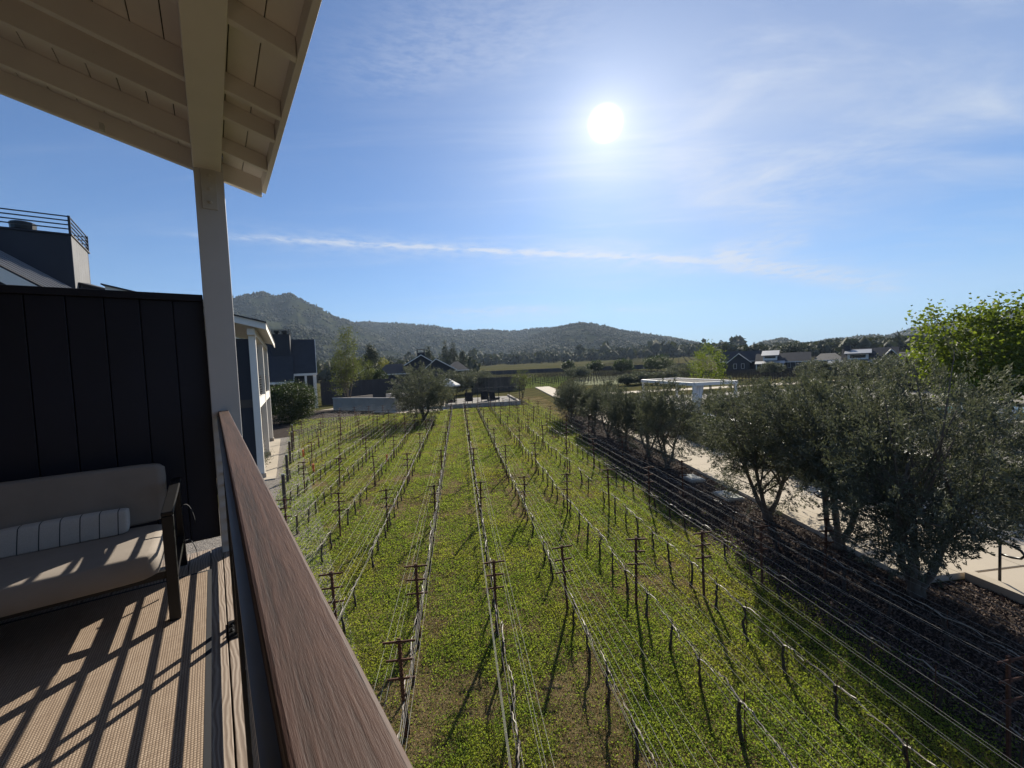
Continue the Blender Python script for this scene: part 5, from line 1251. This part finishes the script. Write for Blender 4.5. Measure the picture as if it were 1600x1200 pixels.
# ------------------------------------------------------------------ fields, hills and air
def stick_field(name, label, region, spacing, step, h, m, seed, az=-7.29):
    """far vine rows as short uprights and a cordon line"""
    r = np.random.default_rng(seed); F = Frame(az); V, Fc = [], []; o = 0
    (a0, a1, l0, l1) = region; P = []
    for l in np.arange(l0, l1, spacing):
        for a in np.arange(a0, a1, step): P.append(F(a + r.normal(0, .1), l + r.normal(0, .05)))
    P = np.array(P); d = np.hypot(P[:, 0], P[:, 1]); P[:, 2] = gz(d); ok = (P[:, 1] > 0) & (np.abs(np.degrees(np.arctan2(P[:, 0], P[:, 1]))) < 54); P = P[ok]; n = len(P)
    hh = h * r.uniform(.75, 1.2, n); w = .05
    c = np.array([[-w, 0], [w, -w], [w, w]])
    v = np.zeros((n, 6, 3)); v[:, :3, :2] = P[:, None, :2] + c; v[:, 3:, :2] = P[:, None, :2] + c * .7; v[:, :3, 2] = P[:, None, 2] - .05; v[:, 3:, 2] = (P[:, 2] + hh)[:, None]
    f = np.array([(0, 1, 4, 3), (1, 2, 5, 4), (2, 0, 3, 5)]); f = (f[None] + 6 * np.arange(n)[:, None, None]).reshape(-1, 4)
    # cordon strips
    q = step / 2; s = np.zeros((n, 4, 3)); ua = F.ua
    s[:, 0] = P - ua * q + (0, 0, h * .55); s[:, 1] = P + ua * q + (0, 0, h * .55); s[:, 2] = s[:, 1] + (0, 0, .12); s[:, 3] = s[:, 0] + (0, 0, .12)
    vv, ff = joinarr([(v.reshape(-1, 3), f), (s.reshape(-1, 3), np.arange(4 * n).reshape(-1, 4))])
    return tag(meshobj(name, npmesh(name, vv, ff, m)), label, 'vineyard', kind='stuff')
stick_field('field_vines', 'rows of pruned vines in the field beyond the patio', (92, 205, -10, 75), 2.4, 2.4, 1.3, 'vine_bark', 301)
stick_field('field_vines', 'rows of pruned vines in the far field below the hills', (240, 560, -60, 260), 5.0, 4.5, 1.5, 'vine_bark', 302, az=22)
stick_field('field_vines', 'rows of pruned vines in front of the row of dark houses', (68, 118, 56, 105), 2.2, 2.0, 1.3, 'vine_bark', 303, az=-7.29)
simple('pale_glint_turf', (0.19, 0.195, 0.125), 0.9, 0.2, .4, bumpv=0, spec=0)
simple('dry_field', (0.17, 0.145, 0.075), 0.95, 0.2, .05, bumpv=0)
simple('green_field', (0.085, 0.105, 0.035), 0.95, 0.2, .08, bumpv=0, spec=0)
sheet('pale_field', [gp(905, 150), gp(1000, 150), gp(1010, 95), gp(880, 95)], 0.01, 'pale_glint_turf')  # pale ground; the glint of the vine wires is put into its colour
sheet('green_field', [gp(740, 169), gp(895, 169), gp(870, 92), gp(800, 92)], 0.006, 'green_field')

def vnoise(x, y, seed):
    return fbm(np.column_stack([np.ravel(x), np.ravel(y)]), 1.0, seed).reshape(np.shape(x))
HILLS = []
def hill(name, sil, rc, rb, seed, m='hillside', rough=0.05, spurs=1.0, label=None):
    """a ridge: the crest follows the skyline, spurs and gullies run down to the valley floor"""
    xs = np.array([p[0] for p in sil], float); ys = np.array([p[1] for p in sil], float)
    dirs = np.array([ray(x, y) for x, y in zip(xs, ys)]); azs = np.arctan2(dirs[:, 0], dirs[:, 1]); els = dirs[:, 2] / np.hypot(dirs[:, 0], dirs[:, 1])
    na, nt = 300, 34
    A = np.linspace(azs[0], azs[-1], na); E_ = np.interp(A, azs, els)
    T = np.concatenate([np.linspace(0, 1, nt), [1.03, 1.08, 1.15, 1.22]])
    AA, TT = np.meshgrid(A, T); EE = np.broadcast_to(E_, AA.shape)
    Rc = rc * (1 + .05 * (vnoise(AA * 9, AA * 0, seed) - .5)); Rb = rb * (1 + .12 * (vnoise(AA * 7, AA * 0 + 5, seed + 1) - .5))
    R_ = Rb + (Rc - Rb) * TT
    zc = EYE + EE * Rc; zb = gz(Rb) - 3.0
    # spurs: several octaves of ridged noise, fading at the crest
    sp = 0; amp = 1
    for k in range(4):
        f_ = 8.5 * 2 ** k; nz = vnoise(AA * f_ + 3 * TT * (k + 1) * .35, TT * (1.5 + 1.3 * k) + seed, seed + 10 + k); sp = sp + amp * (1 - np.abs(2 * nz - 1)); amp *= .5
    sp = sp / 1.9
    prof = TT ** 1.25
    s = np.where(TT <= 1, prof + spurs * .34 * (sp - .55) * np.sin(np.pi * np.clip(TT, 0, 1)) ** .8, 1 - 1.4 * (TT - 1))
    z = zb + (zc - zb) * np.clip(s, 0, 1.0)
    z = np.where(TT < 1, np.minimum(z, EYE + (zc - EYE) * R_ / Rc - 1.0), z)
    v = np.stack([R_ * np.sin(AA), R_ * np.cos(AA), z], -1)
    n = na; f = [(i * n + k, i * n + k + 1, (i + 1) * n + k + 1, (i + 1) * n + k) for i in range(len(T) - 1) for k in range(n - 1)]
    o = struct(meshobj(name, npmesh(name, v.reshape(-1, 3), np.array(f)[:, ::-1], m, True)))
    HILLS.append(v); return v
SIL_A = [(-40, 470), (120, 470), (240, 459), (330, 470), (368, 465), (390, 460), (412, 457), (428, 463), (440, 461), (452, 459), (463, 464), (480, 474), (500, 482), (520, 494), (545, 502), (575, 516), (610, 530), (640, 545), (670, 556)]
SIL_B = [(520, 512), (560, 504), (575, 503), (590, 506), (620, 505), (650, 508), (675, 509), (700, 514), (725, 517), (760, 516), (800, 518), (830, 515), (850, 513), (870, 513), (890, 514), (930, 524), (980, 535), (1040, 548), (1080, 556)]
SIL_C = [(760, 560), (800, 540), (840, 523), (870, 512), (890, 508), (908, 505), (925, 506), (950, 511), (975, 517), (1000, 521), (1030, 526), (1060, 531), (1090, 537), (1110, 543), (1130, 552), (1150, 558)]
SIL_D = [(1130, 558), (1165, 548), (1185, 538), (1205, 534), (1222, 531), (1240, 535), (1258, 540), (1275, 537), (1295, 533), (1320, 531), (1345, 528), (1368, 526), (1400, 530), (1440, 536), (1480, 539), (1540, 540), (1620, 538), (1700, 536)]
SIL_E = [(1330, 552), (1370, 536), (1390, 527), (1420, 518), (1450, 512), (1480, 508), (1520, 500), (1560, 492), (1600, 485), (1660, 478), (1750, 480)]
SIL_F = [(540, 508), (560, 503), (575, 502), (600, 504), (620, 507), (660, 516)]
vA = hill('hill', SIL_A, 1750, 760, 401, spurs=1.1)
vB = hill('hill', SIL_B, 2300, 1150, 402)
vC = hill('hill', SIL_C, 1650, 820, 403, spurs=1.1)
vD = hill('hill', SIL_D, 1500, 700, 404)
vE = hill('hill', SIL_E, 2500, 1400, 405)
vF = hill('hill', SIL_F, 2900, 2300, 406)
def far_wood(name, label, pts, hs, ws, seed, m='wood_leaf', k=9):
    """crowns of a far wood: each a clump of a few big leafy faces round a lumpy body"""
    r = np.random.default_rng(seed); n = len(pts)
    oc = np.array([[1, 0, 0], [0, 1, 0], [-1, 0, 0], [0, -1, 0], [0, 0, 1], [0, 0, -1]], float)
    v = oc[None] * r.uniform(.7, 1.3, (n, 6, 1)); ang = r.uniform(0, 6.3, n); c, s_ = np.cos(ang)[:, None], np.sin(ang)[:, None]
    x, y = v[..., 0] * c - v[..., 1] * s_, v[..., 0] * s_ + v[..., 1] * c
    v = np.stack([x * ws[:, None] / 2, y * ws[:, None] / 2, v[..., 2] * hs[:, None] / 2], -1) + pts[:, None, :] + np.array([0, 0, 1]) * (hs / 2)[:, None, None] * .9
    f = np.array([(0, 1, 4), (1, 2, 4), (2, 3, 4), (3, 0, 4), (1, 0, 5), (2, 1, 5), (3, 2, 5), (0, 3, 5)]); f = (f[None] + 6 * np.arange(n)[:, None, None]).reshape(-1, 3)
    d = r.normal(size=(n, k, 3)); d /= np.linalg.norm(d, axis=2, keepdims=True)
    P = pts[:, None, :] + d * np.stack([ws, ws, hs], 1)[:, None, :] * .45 + np.array([0, 0, 1]) * (hs * .5)[:, None, None]
    lv, lf = leaves(P.reshape(-1, 3), np.repeat(ws, k) * .55, np.repeat(ws, k) * .4, r)
    lt = np.concatenate([lf[:, [0, 1, 2]], lf[:, [0, 2, 3]]])
    vv, ff = joinarr([(v.reshape(-1, 3), f), (lv, lt)])
    return tag(meshobj(name, npmesh(name, vv, ff, m)), label, 'woodland', kind='stuff')
def scatter(v, n, seed, tlo=0, thi=34, thr=0.5, clump=60.0):
    r = np.random.default_rng(seed); nt, na, _ = v.shape; nt = min(nt, thi)
    i = tlo + r.random(n) * (nt - 1 - tlo); j = r.random(n) * (na - 1); i0, j0 = i.astype(int), j.astype(int); fi, fj = (i - i0)[:, None], (j - j0)[:, None]
    p = v[i0, j0] * (1 - fi) * (1 - fj) + v[i0 + 1, j0] * fi * (1 - fj) + v[i0, j0 + 1] * (1 - fi) * fj + v[i0 + 1, j0 + 1] * fi * fj
    t = .6 * fbm(p[:, :2], clump, seed) + .4 * fbm(p[:, :2], clump / 3, seed + 1)
    return p[t > thr - .12 * r.random(n)], r
W_ = []
for v, n, sd, thr, h in ((vA, 9000, 501, .50, 7.5), (vB, 7500, 502, .44, 9), (vC, 8500, 503, .46, 7.0), (vD, 5000, 504, .42, 7.5), (vE, 4500, 505, .36, 12)):
    p, r = scatter(v, n, sd, thr=thr); hs = h * r.uniform(.55, 1.35, len(p)); ws = hs * r.uniform(.8, 1.3, len(p))
    far_wood('hillside_wood', 'scrub oaks and pines covering the hillside as one mass', p, hs, ws, sd, k=3)
    # skyline trees
    c = v[33]; q = np.linspace(0, len(c) - 1.01, 420); q = q[r.random(420) < .62]; i0 = q.astype(int); p = c[i0] * (1 - (q - i0))[:, None] + c[i0 + 1] * (q - i0)[:, None]; p[:, 2] -= 1.5
    hs = h * r.uniform(.4, 1.25, len(p)); tall = r.random(len(p)) < .05; hs = np.where(tall, hs * 1.8, hs); ws = np.where(tall, hs * .3, hs * .9)
    far_wood('skyline_trees', 'small trees standing along the hill crest', p, hs, ws, sd + 50, k=6)
# tree belt at the foot of the hills
r = np.random.default_rng(600); n = 1500; x = r.uniform(360, 1160, n); rr = r.uniform(560, 900, n); P = np.array([gp(a, b_) for a, b_ in zip(x, rr)])
hs = r.uniform(6, 17, n) * np.where(r.random(n) < .1, 1.5, 1); ws = hs * r.uniform(.5, 1.0, n)
far_wood('valley_wood', 'belt of mixed trees along the foot of the hills', P, hs, ws, 601, k=14)
n = 420; x = r.uniform(360, 745, n); rr = r.uniform(230, 560, n); P = np.array([gp(a, b_) for a, b_ in zip(x, rr)]); hs = r.uniform(5, 12, n); ws = hs * r.uniform(.6, 1.1, n)
far_wood('valley_wood', 'belt of mixed trees behind the left hand houses', P, hs, ws, 603, k=14)
n = 700; x = r.uniform(1120, 1640, n); rr = r.uniform(300, 650, n); P = np.array([gp(a, b_) for a, b_ in zip(x, rr)]); hs = r.uniform(5, 11, n); ws = hs * r.uniform(.7, 1.1, n)
far_wood('valley_wood', 'belt of mixed trees behind the row of dark houses', P, hs, ws, 602, k=14)
# the taller tree on the right-hand skyline
bush('cedar', 'flat topped dark cedar rising behind the dark houses', 1237, 230, 537, 9.5, 620, 'conifer_leaf', lo=.35, ln=.5, cat='tree', stems=1)
# air
hz = MB(); hz.hexa([(-3600, -60, -30), (3600, -60, -30), (3600, 3700, -30), (-3600, 3700, -30), (-3600, -60, 460), (3600, -60, 460), (3600, 3700, 460), (-3600, 3700, 460)])
m, t, out = mat('air'); pv = t.node('ShaderNodeVolumePrincipled'); pv.inputs['Color'].default_value = (0.62, 0.78, 1.0, 1); pv.inputs['Density'].default_value = HAZE = 0.0001; pv.inputs['Anisotropy'].default_value = 0.1
t.l.new(pv.outputs[0], out.inputs['Volume'])
o = hz.build('haze', 'air'); o['kind'] = 'stuff'; tag(o, 'thin bluish haze filling the valley air', 'haze')
